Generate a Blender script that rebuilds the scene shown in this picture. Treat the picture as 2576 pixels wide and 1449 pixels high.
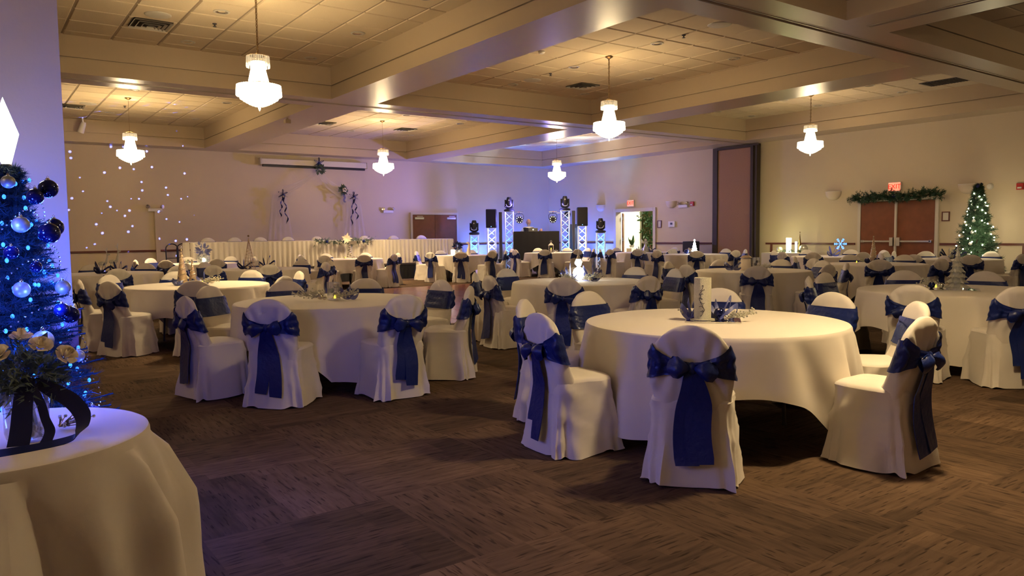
import bpy, math, random
from mathutils import Vector, Matrix, noise
random.seed(7)
PI = math.pi
C = bpy.context.scene.collection
SC = bpy.context.scene
for o in list(bpy.data.objects): bpy.data.objects.remove(o)

# ------------------------------------------------------------ camera, world, exposure
cam = bpy.data.cameras.new('camera'); co = bpy.data.objects.new('camera', cam); C.objects.link(co)
cam.sensor_width = 36; cam.lens = 1895.545 / 2576 * 36; cam.clip_end = 200; cam.clip_start = .05
r_ = Vector((0.81064616, -0.58542212, -0.01156439)); u_ = Vector((0.05121305, 0.05121371, 0.99737374)); f_ = Vector((0.5832924, 0.80910944, -0.07149744))
M = Matrix((( r_.x, u_.x, -f_.x), (r_.y, u_.y, -f_.y), (r_.z, u_.z, -f_.z))).to_4x4()
M.translation = (0, 0, 1.41); co.matrix_world = M
SC.camera = co
w = bpy.data.worlds.new('world'); SC.world = w; w.use_nodes = True
w.node_tree.nodes['Background'].inputs[0].default_value = (.02, .02, .03, 1)
w.node_tree.nodes['Background'].inputs[1].default_value = .3
SC.view_settings.view_transform = 'Standard'; SC.view_settings.look = 'None'
SC.view_settings.gamma = 1; SC.view_settings.use_curve_mapping = False
SC.view_settings.exposure = 1.0
CH_W = 125      # watts of one chandelier
WARM = (1, .72, .36)
BLUE = (.05, .12, 1.0)

def lamp(kind, loc, power, col, size=.1, aim=None, spot=60, blend=.5, name='lamp_light', parent=None):
    l = bpy.data.lights.new(name, kind); l.energy = power; l.color = col
    if kind == 'AREA': l.size = size
    else: l.shadow_soft_size = size
    if kind == 'SPOT': l.spot_size = math.radians(spot); l.spot_blend = blend
    o = bpy.data.objects.new(name, l); C.objects.link(o); o.location = loc
    if aim is not None:
        o.rotation_euler = (Vector(aim) - Vector(loc)).to_track_quat('-Z', 'Y').to_euler()
    if parent: o.parent = parent
    return o

# ------------------------------------------------------------ materials
MATS = {}
def mat(name, col=(.8, .8, .8), rough=.6, metal=0, emit=None, es=1, noise_scale=0, noise_amt=.0, bump=0, bscale=200, trans=0, alpha=1, spec=.5, sheen=0, coat=0, ior=1.45):
    m = bpy.data.materials.new(name); m.use_nodes = True; nt = m.node_tree; b = nt.nodes['Principled BSDF']
    b.inputs['Base Color'].default_value = (*col, 1); b.inputs['Roughness'].default_value = rough; b.inputs['Metallic'].default_value = metal
    b.inputs['Specular IOR Level'].default_value = spec; b.inputs['IOR'].default_value = ior
    if trans: b.inputs['Transmission Weight'].default_value = trans
    if alpha < 1: b.inputs['Alpha'].default_value = alpha
    if sheen: b.inputs['Sheen Weight'].default_value = sheen
    if coat: b.inputs['Coat Weight'].default_value = coat
    if emit: b.inputs['Emission Color'].default_value = (*emit, 1); b.inputs['Emission Strength'].default_value = es
    tc = nt.nodes.new('ShaderNodeTexCoord')
    if noise_amt:
        n = nt.nodes.new('ShaderNodeTexNoise'); n.inputs['Scale'].default_value = noise_scale; n.inputs['Detail'].default_value = 4
        nt.links.new(tc.outputs['Object'], n.inputs['Vector'])
        mx = nt.nodes.new('ShaderNodeMix'); mx.data_type = 'RGBA'
        mx.inputs[6].default_value = (*[c * (1 - noise_amt) for c in col], 1); mx.inputs[7].default_value = (*[min(1, c * (1 + noise_amt)) for c in col], 1)
        nt.links.new(n.outputs['Fac'], mx.inputs[0]); nt.links.new(mx.outputs[2], b.inputs['Base Color'])
    if bump:
        n = nt.nodes.new('ShaderNodeTexNoise'); n.inputs['Scale'].default_value = bscale; n.inputs['Detail'].default_value = 3
        nt.links.new(tc.outputs['Object'], n.inputs['Vector'])
        bp = nt.nodes.new('ShaderNodeBump'); bp.inputs['Strength'].default_value = bump; bp.inputs['Distance'].default_value = .01
        nt.links.new(n.outputs['Fac'], bp.inputs['Height']); nt.links.new(bp.outputs['Normal'], b.inputs['Normal'])
    MATS[name] = m; return m

mat('wall_paint', (.60, .50, .35), .75, noise_scale=.7, noise_amt=.05, bump=.15, bscale=25)
mat('beam_paint', (.50, .40, .28), .30, bump=.10, bscale=14, spec=.5)
mat('ceiling_tile', (.56, .46, .32), .9, noise_scale=60, noise_amt=.08, bump=.3, bscale=90)
mat('tee_grid', (.26, .20, .14), .6)
mat('dark_gap', (.03, .025, .02), .8)
mat('track_metal', (.45, .40, .33), .35, .7)
mat('ivory_cloth', (.74, .69, .62), .85, sheen=.2, bump=.12, bscale=500)
mat('table_linen', (.75, .69, .61), .85, sheen=.2, bump=.10, bscale=600)
mat('navy_satin', (.006, .018, .13), .36, spec=.5, sheen=0, bump=.5, bscale=28)
mat('navy_ribbon', (.008, .013, .08), .4)
mat('sheer_navy', (.10, .12, .35), .4, alpha=.72)
mat('tulle', (.75, .72, .8), .8, alpha=.16)
mat('silver', (.75, .72, .66), .22, 1)
mat('silver_matte', (.62, .62, .58), .42, .8)
mat('mirror', (.8, .8, .8), .03, 1)
mat('glitter', (.74, .68, .54), .4, .35, noise_scale=260, noise_amt=.45, bump=.9, bscale=300)
mat('gold_cone', (.72, .55, .38), .25, .8, noise_scale=150, noise_amt=.4, bump=.8, bscale=200)
mat('navy_ball', (.005, .012, .09), .07, .6, spec=.9)
mat('blue_ball', (.03, .05, .28), .15, .6)
mat('pearl_ball', (.36, .38, .33), .42, .5)
mat('wood_door', (.20, .062, .024), .38, noise_scale=6, noise_amt=.25)
mat('rail_wood', (.12, .032, .02), .35)
mat('door_frame', (.62, .55, .46), .5)
mat('black_fabric', (.012, .011, .014), .9)
mat('black_plastic', (.016, .015, .018), .45)
mat('dark_grey', (.05, .045, .05), .5)
mat('aluminium', (.8, .82, .85), .25, 1)
mat('steel', (.6, .58, .52), .3, 1)
mat('brass', (.22, .14, .06), .35, 1)
mat('white_plastic', (.75, .72, .66), .45)
mat('red_plastic', (.45, .02, .02), .4)
mat('sconce', (.62, .52, .40), .5)
mat('green_needles', (.02, .06, .03), .6, noise_scale=9, noise_amt=.4)
mat('dark_needles', (.010, .030, .045), .7, spec=.2, noise_scale=9, noise_amt=.4)
mat('leaf_green', (.022, .065, .018), .5, noise_scale=8, noise_amt=.3)
mat('dusty_leaf', (.11, .16, .14), .7, noise_scale=8, noise_amt=.3)
mat('rose_petal', (.92, .82, .64), .6, noise_scale=9, noise_amt=.08)
mat('vase_glass', (.92, .95, .95), .05, trans=.92, alpha=.5)
mat('crystal_tree', (.70, .72, .68), .12, .5, alpha=.6)
mat('skin', (.62, .38, .30), .5)
mat('beard', (.5, .45, .42), .8)
mat('shirt', (.75, .74, .8), .7)
mat('vest', (.01, .01, .015), .7)
mat('screen_case', (.66, .60, .5), .5)
mat('partition_cloth', (.34, .19, .12), .8, noise_scale=30, noise_amt=.1)
mat('partition_dark', (.045, .03, .022), .6)
mat('air_vent', (.45, .42, .36), .4)
mat('dance_wood', (.26, .075, .04), .22, noise_scale=3, noise_amt=.3)
mat('emit_warm', (.9, .8, .6), emit=(1, .85, .6), es=22)
mat('emit_white', (.9, .9, .85), emit=(1, .97, .85), es=6)
mat('emit_soft', (.9, .9, .85), emit=(.95, 1, .78), es=2.2)
mat('emit_blue', (.05, .1, .9), emit=(.02, .15, 1), es=2.3)
mat('emit_cyan', (.3, .7, 1), emit=(.12, .45, 1), es=3)
mat('emit_tealight', (.9, .7, .1), emit=(1, .72, .03), es=2.5)
mat('emit_fairy', (1, .9, .6), emit=(1, .85, .55), es=25)
mat('exit_red', (.8, .05, .02), emit=(1, .02, .01), es=.35)
mat('exit_glow', (.9, .4, .3), emit=(1, .16, .09), es=.95)
mat('snow_blue', (.2, .4, .9), emit=(.08, .25, 1), es=1.6)
mat('screen_white', (.75, .72, .66), .4)
mat('corridor_paint', (.74, .73, .58), .8)
mat('olive_paint', (.30, .29, .12), .8)
mat('paper', (.62, .58, .5), .7)

# crystals: clear acrylic prisms, part transparent, part glowing from the bulbs inside
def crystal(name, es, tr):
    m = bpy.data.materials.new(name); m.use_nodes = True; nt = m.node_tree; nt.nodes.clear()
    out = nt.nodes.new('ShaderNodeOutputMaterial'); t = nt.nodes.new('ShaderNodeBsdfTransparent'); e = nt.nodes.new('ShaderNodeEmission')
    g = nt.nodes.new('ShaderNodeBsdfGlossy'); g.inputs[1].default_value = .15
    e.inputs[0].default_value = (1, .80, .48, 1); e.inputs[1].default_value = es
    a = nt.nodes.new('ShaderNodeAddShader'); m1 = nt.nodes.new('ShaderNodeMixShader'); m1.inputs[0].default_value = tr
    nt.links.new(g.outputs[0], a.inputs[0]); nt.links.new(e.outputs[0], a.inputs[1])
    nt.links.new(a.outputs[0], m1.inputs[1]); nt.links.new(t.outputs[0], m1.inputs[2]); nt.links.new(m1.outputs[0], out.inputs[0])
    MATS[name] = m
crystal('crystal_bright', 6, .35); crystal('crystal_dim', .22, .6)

# carpet: modular tiles, brown quarter-turned stripes with darker bars and squares
def carpet():
    m = bpy.data.materials.new('carpet'); m.use_nodes = True; nt = m.node_tree; b = nt.nodes['Principled BSDF']; L = nt.links.new
    b.inputs['Roughness'].default_value = .95; b.inputs['Specular IOR Level'].default_value = .15
    tc = nt.nodes.new('ShaderNodeTexCoord')
    def brick(scale, bw, rh, rot, off, c1, c2, mortar, ms=.0):
        mp = nt.nodes.new('ShaderNodeMapping'); mp.inputs['Rotation'].default_value = (0, 0, rot); mp.inputs['Location'].default_value = (off, off * .6, 0)
        L(tc.outputs['Object'], mp.inputs[0])
        br = nt.nodes.new('ShaderNodeTexBrick'); L(mp.outputs[0], br.inputs['Vector'])
        br.inputs['Scale'].default_value = scale; br.inputs['Brick Width'].default_value = bw; br.inputs['Row Height'].default_value = rh
        br.inputs['Mortar Size'].default_value = ms; br.inputs['Color1'].default_value = (*c1, 1); br.inputs['Color2'].default_value = (*c2, 1); br.inputs['Mortar'].default_value = (*mortar, 1)
        br.inputs['Bias'].default_value = 0
        return br
    base = brick(1, .92, .92, 0, .1, (.085, .056, .038), (.15, .10, .068), (.08, .05, .035))
    c = brick(1, .92, .23, 0, .3, (.74, .72, .70), (1.18, 1.14, 1.08), (.6, .6, .6))
    c2 = brick(1, .345, .115, 0, .17, (.86, .85, .84), (1.1, 1.08, 1.05), (.8, .8, .8))
    d = brick(1, .92, .23, PI / 2, .2, (.74, .72, .70), (1.18, 1.14, 1.08), (.6, .6, .6))
    d2 = brick(1, .345, .115, PI / 2, .11, (.86, .85, .84), (1.1, 1.08, 1.05), (.8, .8, .8))
    def mul_(p, q, f=1):
        k = nt.nodes.new('ShaderNodeMix'); k.data_type = 'RGBA'; k.blend_type = 'MULTIPLY'; k.inputs[0].default_value = f; L(p, k.inputs[6]); L(q, k.inputs[7]); return k.outputs[2]
    def dash(sc):
        mp2 = nt.nodes.new('ShaderNodeMapping'); mp2.inputs['Scale'].default_value = sc; L(tc.outputs['Object'], mp2.inputs[0])
        n = nt.nodes.new('ShaderNodeTexNoise'); n.inputs['Scale'].default_value = 1; n.inputs['Detail'].default_value = 3; L(mp2.outputs[0], n.inputs['Vector'])
        rp = nt.nodes.new('ShaderNodeValToRGB'); rp.color_ramp.elements[0].position = .30; rp.color_ramp.elements[0].color = (.68, .66, .64, 1); rp.color_ramp.elements[1].position = .58; rp.color_ramp.elements[1].color = (1.08, 1.08, 1.08, 1)
        L(n.outputs['Fac'], rp.inputs[0]); return rp.outputs[0]
    def speck(sc):
        mp2 = nt.nodes.new('ShaderNodeMapping'); mp2.inputs['Scale'].default_value = sc; mp2.inputs['Location'].default_value = (3, 7, 0); L(tc.outputs['Object'], mp2.inputs[0])
        n = nt.nodes.new('ShaderNodeTexNoise'); n.inputs['Scale'].default_value = 1; n.inputs['Detail'].default_value = 1; L(mp2.outputs[0], n.inputs['Vector'])
        rp = nt.nodes.new('ShaderNodeValToRGB'); rp.color_ramp.elements[0].position = .33; rp.color_ramp.elements[0].color = (.45, .42, .40, 1); rp.color_ramp.elements[1].position = .39; rp.color_ramp.elements[1].color = (1, 1, 1, 1)
        L(n.outputs['Fac'], rp.inputs[0]); return rp.outputs[0]
    A = mul_(mul_(c.outputs['Color'], c2.outputs['Color']), dash((3.5, 34, 1))); B = mul_(mul_(d.outputs['Color'], d2.outputs['Color']), dash((34, 3.5, 1)))
    sel = nt.nodes.new('ShaderNodeTexChecker'); sel.inputs['Scale'].default_value = 1 / .92
    mp = nt.nodes.new('ShaderNodeMapping'); mp.inputs['Location'].default_value = (.1, .06, .01); L(tc.outputs['Object'], mp.inputs[0]); L(mp.outputs[0], sel.inputs['Vector'])
    A = mul_(A, speck((7, 70, 1))); B = mul_(B, speck((70, 7, 1)))
    mx = nt.nodes.new('ShaderNodeMix'); mx.data_type = 'RGBA'; L(sel.outputs['Fac'], mx.inputs[0]); L(A, mx.inputs[6]); L(B, mx.inputs[7])
    last = mul_(base.outputs['Color'], mx.outputs[2])
    L(last, b.inputs['Base Color'])
    n = nt.nodes.new('ShaderNodeTexNoise'); n.inputs['Scale'].default_value = 350; L(tc.outputs['Object'], n.inputs['Vector'])
    bp = nt.nodes.new('ShaderNodeBump'); bp.inputs['Strength'].default_value = .5; bp.inputs['Distance'].default_value = .004
    L(n.outputs['Fac'], bp.inputs['Height']); L(bp.outputs['Normal'], b.inputs['Normal'])
    MATS['carpet'] = m
carpet()

# ------------------------------------------------------------ mesh builder
class MB:
    def __init__(s): s.v = []; s.f = []
    def add(s, vs, fs):
        n = len(s.v); s.v += [tuple(v) for v in vs]; s.f += [tuple(i + n for i in f) for f in fs]; return s
    def box(s, x0, y0, z0, x1, y1, z1):
        return s.add([(x0, y0, z0), (x1, y0, z0), (x1, y1, z0), (x0, y1, z0), (x0, y0, z1), (x1, y0, z1), (x1, y1, z1), (x0, y1, z1)],
                     [(0, 3, 2, 1), (4, 5, 6, 7), (0, 1, 5, 4), (1, 2, 6, 5), (2, 3, 7, 6), (3, 0, 4, 7)])
    def bbox(s, x0, y0, z0, x1, y1, z1, b=.005):      # box with bevelled vertical and top edges
        vs = []; rs = [(z0, 0), (z1 - b, 0), (z1, b)]
        for z, i in rs:
            for (x, y) in ((x0 + b, y0 + i), (x1 - b, y0 + i), (x1 - i, y0 + b), (x1 - i, y1 - b), (x1 - b, y1 - i), (x0 + b, y1 - i), (x0 + i, y1 - b), (x0 + i, y0 + b)): vs.append((x, y, z))
        fs = [tuple(range(7, -1, -1)), tuple(range(16, 24))]
        for k in range(2):
            for j in range(8): fs.append((k * 8 + j, k * 8 + (j + 1) % 8, k * 8 + 8 + (j + 1) % 8, k * 8 + 8 + j))
        return s.add(vs, fs)
    def lathe(s, prof, n=24, c=(0, 0, 0), axis='z', wob=None, cap=True):
        vs = []; fs = []; m = len(prof)
        for i, (r, z) in enumerate(prof):
            for j in range(n):
                a = 2 * PI * j / n; rr = r * (wob(a, i) if wob else 1)
                p = (rr * math.cos(a), rr * math.sin(a), z)
                if axis == 'x': p = (p[2], p[0], p[1])
                if axis == 'y': p = (p[0], p[2], p[1])
                vs.append((p[0] + c[0], p[1] + c[1], p[2] + c[2]))
        for i in range(m - 1):
            for j in range(n): fs.append((i * n + j, i * n + (j + 1) % n, (i + 1) * n + (j + 1) % n, (i + 1) * n + j))
        if cap and prof[0][0] > 1e-5: fs.append(tuple(range(n - 1, -1, -1)))
        if cap and prof[-1][0] > 1e-5: fs.append(tuple((m - 1) * n + j for j in range(n)))
        return s.add(vs, fs)
    def sphere(s, c, r, n=16, m=10, sc=(1, 1, 1)):
        prof = [(max(1e-6, r * math.sin(PI * i / m)), -r * math.cos(PI * i / m)) for i in range(m + 1)]
        k = len(s.v); s.lathe(prof, n)
        for i in range(k, len(s.v)):
            v = s.v[i]; s.v[i] = (v[0] * sc[0] + c[0], v[1] * sc[1] + c[1], v[2] * sc[2] + c[2])
        return s
    def tube(s, pts, r, n=8, closed=False):
        pts = [Vector(p) for p in pts]; vs = []; fs = []; m = len(pts); prev = None
        for i, p in enumerate(pts):
            a = pts[(i + 1) % m] if (closed or i < m - 1) else p; b = pts[i - 1] if (closed or i > 0) else p
            t = (a - b).normalized()
            if prev is None: up = Vector((0, 0, 1)) if abs(t.z) < .9 else Vector((1, 0, 0))
            else: up = prev
            x = t.cross(up)
            if x.length < 1e-6: x = t.orthogonal()
            x.normalize(); y = x.cross(t); prev = y
            rr = r[i] if isinstance(r, (list, tuple)) else r
            for j in range(n):
                an = 2 * PI * j / n; q = p + x * (rr * math.cos(an)) + y * (rr * math.sin(an)); vs.append(q)
        for i in range(m if closed else m - 1):
            k = (i + 1) % m
            for j in range(n): fs.append((i * n + j, i * n + (j + 1) % n, k * n + (j + 1) % n, k * n + j))
        if not closed: fs += [tuple(range(n - 1, -1, -1)), tuple((m - 1) * n + j for j in range(n))]
        return s.add(vs, fs)
    def ribbon(s, pts, width, wdir, th=.004):         # strip along pts, width vectors wdir (one or per point)
        vs = []; fs = []; m = len(pts); pts = [Vector(p) for p in pts]
        for i, p in enumerate(pts):
            wd = Vector(wdir[i] if isinstance(wdir, list) else wdir).normalized(); ww = width[i] if isinstance(width, (list, tuple)) else width
            t = (pts[min(i + 1, m - 1)] - pts[max(i - 1, 0)]); n = t.cross(wd)
            n = n.normalized() * th * .5 if n.length > 1e-8 else Vector((0, th * .5, 0))
            for sgn, sn in ((-1, -1), (1, -1), (1, 1), (-1, 1)): vs.append(p + wd * (ww * .5 * sgn) + n * sn)
        for i in range(m - 1):
            for j in range(4): fs.append((i * 4 + j, i * 4 + (j + 1) % 4, i * 4 + 4 + (j + 1) % 4, i * 4 + 4 + j))
        fs += [(3, 2, 1, 0), tuple((m - 1) * 4 + j for j in range(4))]
        return s.add(vs, fs)
    def sribbon(s, pts, width, wdir, th=.004, k=6):
        P = [Vector(p) for p in pts]; n = len(P); W = list(width) if isinstance(width, (list, tuple)) else [width] * n; D = [Vector(d) for d in wdir] if isinstance(wdir, list) else [Vector(wdir)] * n
        A, B, Cc = [], [], []
        for i in range(n - 1):
            for j in range(k + (i == n - 2)):
                t = j / k; p0, p1, p2, p3 = P[max(0, i - 1)], P[i], P[i + 1], P[min(n - 1, i + 2)]
                A.append(.5 * ((2 * p1) + (p2 - p0) * t + (2 * p0 - 5 * p1 + 4 * p2 - p3) * t * t + (3 * p1 - p0 - 3 * p2 + p3) * t ** 3)); B.append(W[i] * (1 - t) + W[i + 1] * t); Cc.append(D[i] * (1 - t) + D[i + 1] * t)
        return s.ribbon(A, B, Cc, th)
    def grid(s, fn, nu, nv, cu=False, cv=False):
        vs = [fn(i / (nu if cu else nu - 1), j / (nv if cv else nv - 1)) for i in range(nu) for j in range(nv)]; fs = []
        for i in range(nu if cu else nu - 1):
            for j in range(nv if cv else nv - 1):
                i2 = (i + 1) % nu; j2 = (j + 1) % nv
                fs.append((i * nv + j, i2 * nv + j, i2 * nv + j2, i * nv + j2))
        return s.add(vs, fs)
    def mesh(s, name, m, smooth=True):
        me = bpy.data.meshes.new(name); me.from_pydata(s.v, [], s.f); me.validate(); me.materials.append(MATS[m])
        if smooth:
            me.polygons.foreach_set('use_smooth', [True] * len(me.polygons))
        me.update()
        if smooth == 'auto':
            try: me.set_sharp_from_angle(angle=math.radians(38))
            except Exception: pass
        return me

def obj(name, mb, m=None, parent=None, loc=None, rotz=0, smooth='auto'):
    me = mb.mesh(name, m, smooth) if isinstance(mb, MB) else mb
    o = bpy.data.objects.new(name, me); C.objects.link(o)
    if parent: o.parent = parent
    if loc: o.location = loc
    if rotz: o.rotation_euler = (0, 0, rotz)
    return o
def empty(name, loc=(0, 0, 0), rotz=0):
    o = bpy.data.objects.new(name, None); o.empty_display_size = .1; C.objects.link(o); o.location = loc; o.rotation_euler = (0, 0, rotz); return o
def tag(o, label, cat, group=None):
    o['label'] = label; o['category'] = cat
    if group: o['group'] = group
    return o
def struct(name, mb, m, smooth=False, label=None):
    o = obj(name, mb, m, smooth=smooth); o['kind'] = 'structure'
    if label: o['label'] = label
    return o
def copy_tree(o, parent=None):
    c = o.copy(); C.objects.link(c)
    if parent: c.parent = parent
    for ch in o.children: copy_tree(ch, c)
    return c

# ------------------------------------------------------------ room shell
XW, YW, ZB, ZS, ZC = 20.0, 25.0, 4.125, 4.375, 4.755
XL, YB = -5.0, -3.5
struct('floor', MB().box(XL, YB, -.1, XW, YW, 0), 'carpet')
struct('wall_back', MB().box(XL, YW, 0, XW, YW + .2, 4.9), 'wall_paint')      # wall with the stage
wr = MB()
EX0, EX1, EZ = 18.98, 20.92, 2.2         # open exit doorway
wr.box(XW, YB, 0, XW + .2, EX0, 4.9); wr.box(XW, EX1, 0, XW + .2, YW + .2, 4.9); wr.box(XW, EX0, EZ, XW + .2, EX1, 4.9)
struct('wall_right', wr, 'wall_paint')
struct('wall_left', MB().box(XL - .2, YB, 0, XL, YW, 4.9), 'wall_paint')
struct('wall_front', MB().box(XL, YB - .2, 0, XW, YB, 4.9), 'wall_paint')
struct('wall_column', MB().box(XL, 4.5, 0, .43, 5.55, 4.755), 'wall_paint')
# wooden dado on the near wall end
d = MB().box(XL, 4.475, 0, .445, 4.5, 1.0); d.box(XL, 4.46, 1.0, .46, 4.5, 1.05)
struct('trim_1', d, 'rail_wood', label='dark wood dado and chair rail on the near wall end')

# ceiling coffers: a slab above and real tiles below it
tile_me = None
def make_tile(tx, ty):
    m = MB(); e = .014; g = .013
    x0, y0, x1, y1 = -tx / 2 + g, -ty / 2 + g, tx / 2 - g, ty / 2 - g
    m.add([(x0, y0, .012), (x1, y0, .012), (x1, y1, .012), (x0, y1, .012), (x0 + e, y0 + e, 0), (x1 - e, y0 + e, 0), (x1 - e, y1 - e, 0), (x0 + e, y1 - e, 0)],
          [(7, 6, 5, 4), (0, 4, 5, 1), (1, 5, 6, 2), (2, 6, 7, 3), (3, 7, 4, 0)])
    return m.mesh('ceiling_tile', 'ceiling_tile', False)
TX, TY = .7155, .70
tile_me = make_tile(TX, TY)
coffers = [(.12, 6.02, 6.47, 14.42, 1), (7.02, 12.92, 6.47, 14.42, 1), (13.92, 19.1, 6.47, 14.42, 1),
           (.12, 6.02, 15.35, 24.3, 1), (7.02, 12.92, 15.35, 24.3, 1), (13.92, 19.1, 15.35, 24.3, 1),
           (10.47, 19.1, -1.5, 5.55, 1), (XL, 9.4, -1.5, 5.55, 1), (XL, -.88, 6.47, 14.42, 0), (XL, -.88, 15.35, 24.3, 0)]
for (x0, x1, y0, y1, tiles) in coffers:
    c = struct('ceiling', MB().box(x0 - .1, y0 - .1, ZC, x1 + .1, y1 + .1, ZC + .1), 'tee_grid')
    if not tiles: continue
    i0 = math.floor((x0 + .05 - 1.42) / TX); i1 = math.ceil((x1 - .05 - 1.42) / TX)
    j0 = math.floor((y0 + .05 - 9.24) / TY); j1 = math.ceil((y1 - .05 - 9.24) / TY)
    cnt = 0; rest = MB()
    for i in range(i0, i1):
        for j in range(j0, j1):
            cx, cy = 1.42 + (i + .5) * TX, 9.24 + (j + .5) * TY
            if cnt > 140 or cx < 4.0 and cy < 5: rest.box(cx - TX / 2 + .01, cy - TY / 2 + .01, ZC - .014, cx + TX / 2 - .01, cy + TY / 2 - .01, ZC - .002); continue
            o = obj('ceiling_tile', tile_me, parent=c, loc=(cx, cy, ZC - .0125)); cnt += 1
    if rest.v:
        o = obj('ceiling_tiles', rest, 'ceiling_tile', c, smooth=False); o['kind'] = 'stuff'
# soffits and beams, in two steps with a shadow line between
tn = [2]
def beam(x0, x1, y0, y1, axis, groove=False, sides=(1, 1)):
    m = MB(); s = .045
    if groove:
        g = .035
        if axis == 'x':
            c = (y0 + y1) / 2; m.box(x0, y0, ZB, x1, c - g, ZS); m.box(x0, c + g, ZB, x1, y1, ZS); m.box(x0, c - g, ZB + .05, x1, c + g, ZS)
        else:
            c = (x0 + x1) / 2; m.box(x0, y0, ZB, c - g, y1, ZS); m.box(c + g, y0, ZB, x1, y1, ZS); m.box(c - g, y0, ZB + .05, c + g, y1, ZS)
    else: m.box(x0, y0, ZB, x1, y1, ZS)
    G = .02
    for (q, za, zb) in ((s, ZS, ZS + G), (.0, ZS + G, ZC + .1)):
        if axis == 'x': m.box(x0, y0 + q * sides[0], za, x1, y1 - q * sides[1], zb)
        else: m.box(x0 + q * sides[0], y0, za, x1 - q * sides[1], y1, zb)
    o = struct('trim_%d' % tn[0], m, 'beam_paint'); tn[0] += 1
    if groove:
        t = MB()
        if axis == 'x':
            for q in (-1, 1): t.box(x0, c + q * .042 - .008, ZB - .008, x1, c + q * .042 + .008, ZB)
        else:
            for q in (-1, 1): t.box(c + q * .042 - .008, y0, ZB - .008, c + q * .042 + .008, y1, ZB)
        obj('partition_track', t, 'track_metal', o, smooth=False)
    return o
beam(XL, 20, 14.42, 15.35, 'x', True)
beam(XL, 20, 5.55, 6.47, 'x', True)
beam(XL, 20, 24.3, 25, 'x', sides=(1, 0)); beam(19.1, 20, YB, 5.55, 'y', sides=(1, 0))
for (y0, y1) in ((6.47, 14.42), (15.35, 24.3)):
    beam(-.88, .12, y0, y1, 'y'); beam(6.02, 7.02, y0, y1, 'y'); beam(12.92, 13.92, y0, y1, 'y'); beam(19.1, 20, y0, y1, 'y', sides=(1, 0))
beam(9.4, 10.47, -1.5, 5.55, 'y', True); beam(XL, 19.1, YB, -1.5, 'x', sides=(0, 1))

# chair rails
R0, R1 = 1.0, 1.055
struct('trim_20', MB().box(XL, 24.965, R0, 13.35, 25, R1), 'rail_wood'); struct('trim_21', MB().box(15.5, 24.965, R0, 20, 25, R1), 'rail_wood')
struct('trim_22', MB().box(19.965, EX1 + .1, R0, 20, 25, R1), 'rail_wood'); struct('trim_23', MB().box(19.965, 16.4, R0, 20, EX0 - .1, R1), 'rail_wood')
struct('trim_24', MB().box(19.965, 11.42, R0, 20, 14.3, R1), 'rail_wood'); struct('trim_25', MB().box(19.965, 0, R0, 20, 9.16, R1), 'rail_wood')
for y in (14.1, 7.28): struct('trim_26', MB().box(19.97, y - .03, 0, 20, y + .03, R0), 'rail_wood')
struct('trim_27', MB().box(4.66, 24.96, 0, 4.78, 25, 2.22), 'wall_paint', label='vertical conduit cover below the emergency light')
struct('baseboard_back', MB().box(XL, 24.97, 0, 13.35, 25, .12), 'rail_wood')
struct('baseboard_right', MB().box(19.97, 0, 0, 20, 9.16, .12), 'rail_wood')

# doors
def double_door(name, axis, a0, a1, p, ztop, closers=False, bars=False):
    # axis 'x': wall along x at y=p ; axis 'y': wall along y at x=p
    def bx(m, s0, s1, d0, d1, z0, z1):
        if axis == 'x': m.box(s0, p - d1, z0, s1, p - d0, z1)
        else: m.box(p - d1, s0, z0, p - d0, s1, z1)
    f = MB(); bx(f, a0 - .08, a0, 0, .06, 0, ztop + .08); bx(f, a1, a1 + .08, 0, .06, 0, ztop + .08); bx(f, a0, a1, 0, .06, ztop, ztop + .08)
    root = MB(); bx(root, a0, a1, -.01, .012, 0, ztop)
    o = struct(name, root, 'dark_gap'); obj('door_frame', f, 'door_frame', o, smooth=False)
    mid = (a0 + a1) / 2
    for s0, s1, sg in ((a0 + .01, mid - .006, 1), (mid + .006, a1 - .01, -1)):
        m = MB(); bx(m, s0, s1, .012, .045, .01, ztop - .012); leaf = obj('door_leaf', m, 'wood_door', o, smooth=False)
        if closers:
            m = MB(); q = s0 + .06 if sg > 0 else s1 - .44
            bx(m, q, q + .38, .045, .11, ztop - .17, ztop - .10); bx(m, q + .1, q + .35, .07, .09, ztop - .07, ztop - .05)
            obj('door_closer', m, 'steel', leaf, smooth=False)
        if bars:
            m = MB(); bx(m, s0 + .06, s1 - .08, .09, .12, 1.08, 1.12); e = s1 - .13 if sg > 0 else s0 + .04
            bx(m, e, e + .09, .045, .13, .98, 1.2); bx(m, s0 + .04, s0 + .1, .045, .12, 1.07, 1.13); bx(m, s1 - .1, s1 - .04, .045, .12, 1.07, 1.13)
            obj('panic_bar', m, 'steel', leaf, smooth=False)
    return o
double_door('door_1', 'x', 13.47, 15.38, 25, 2.17, closers=True)
d2 = double_door('door_2', 'y', 9.28, 11.25, 20, 2.17, bars=True)
m = MB().box(19.90, 10.24, .05, 19.95, 10.29, 2.15); obj('mullion', m, 'door_frame', d2, smooth=False)

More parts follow.
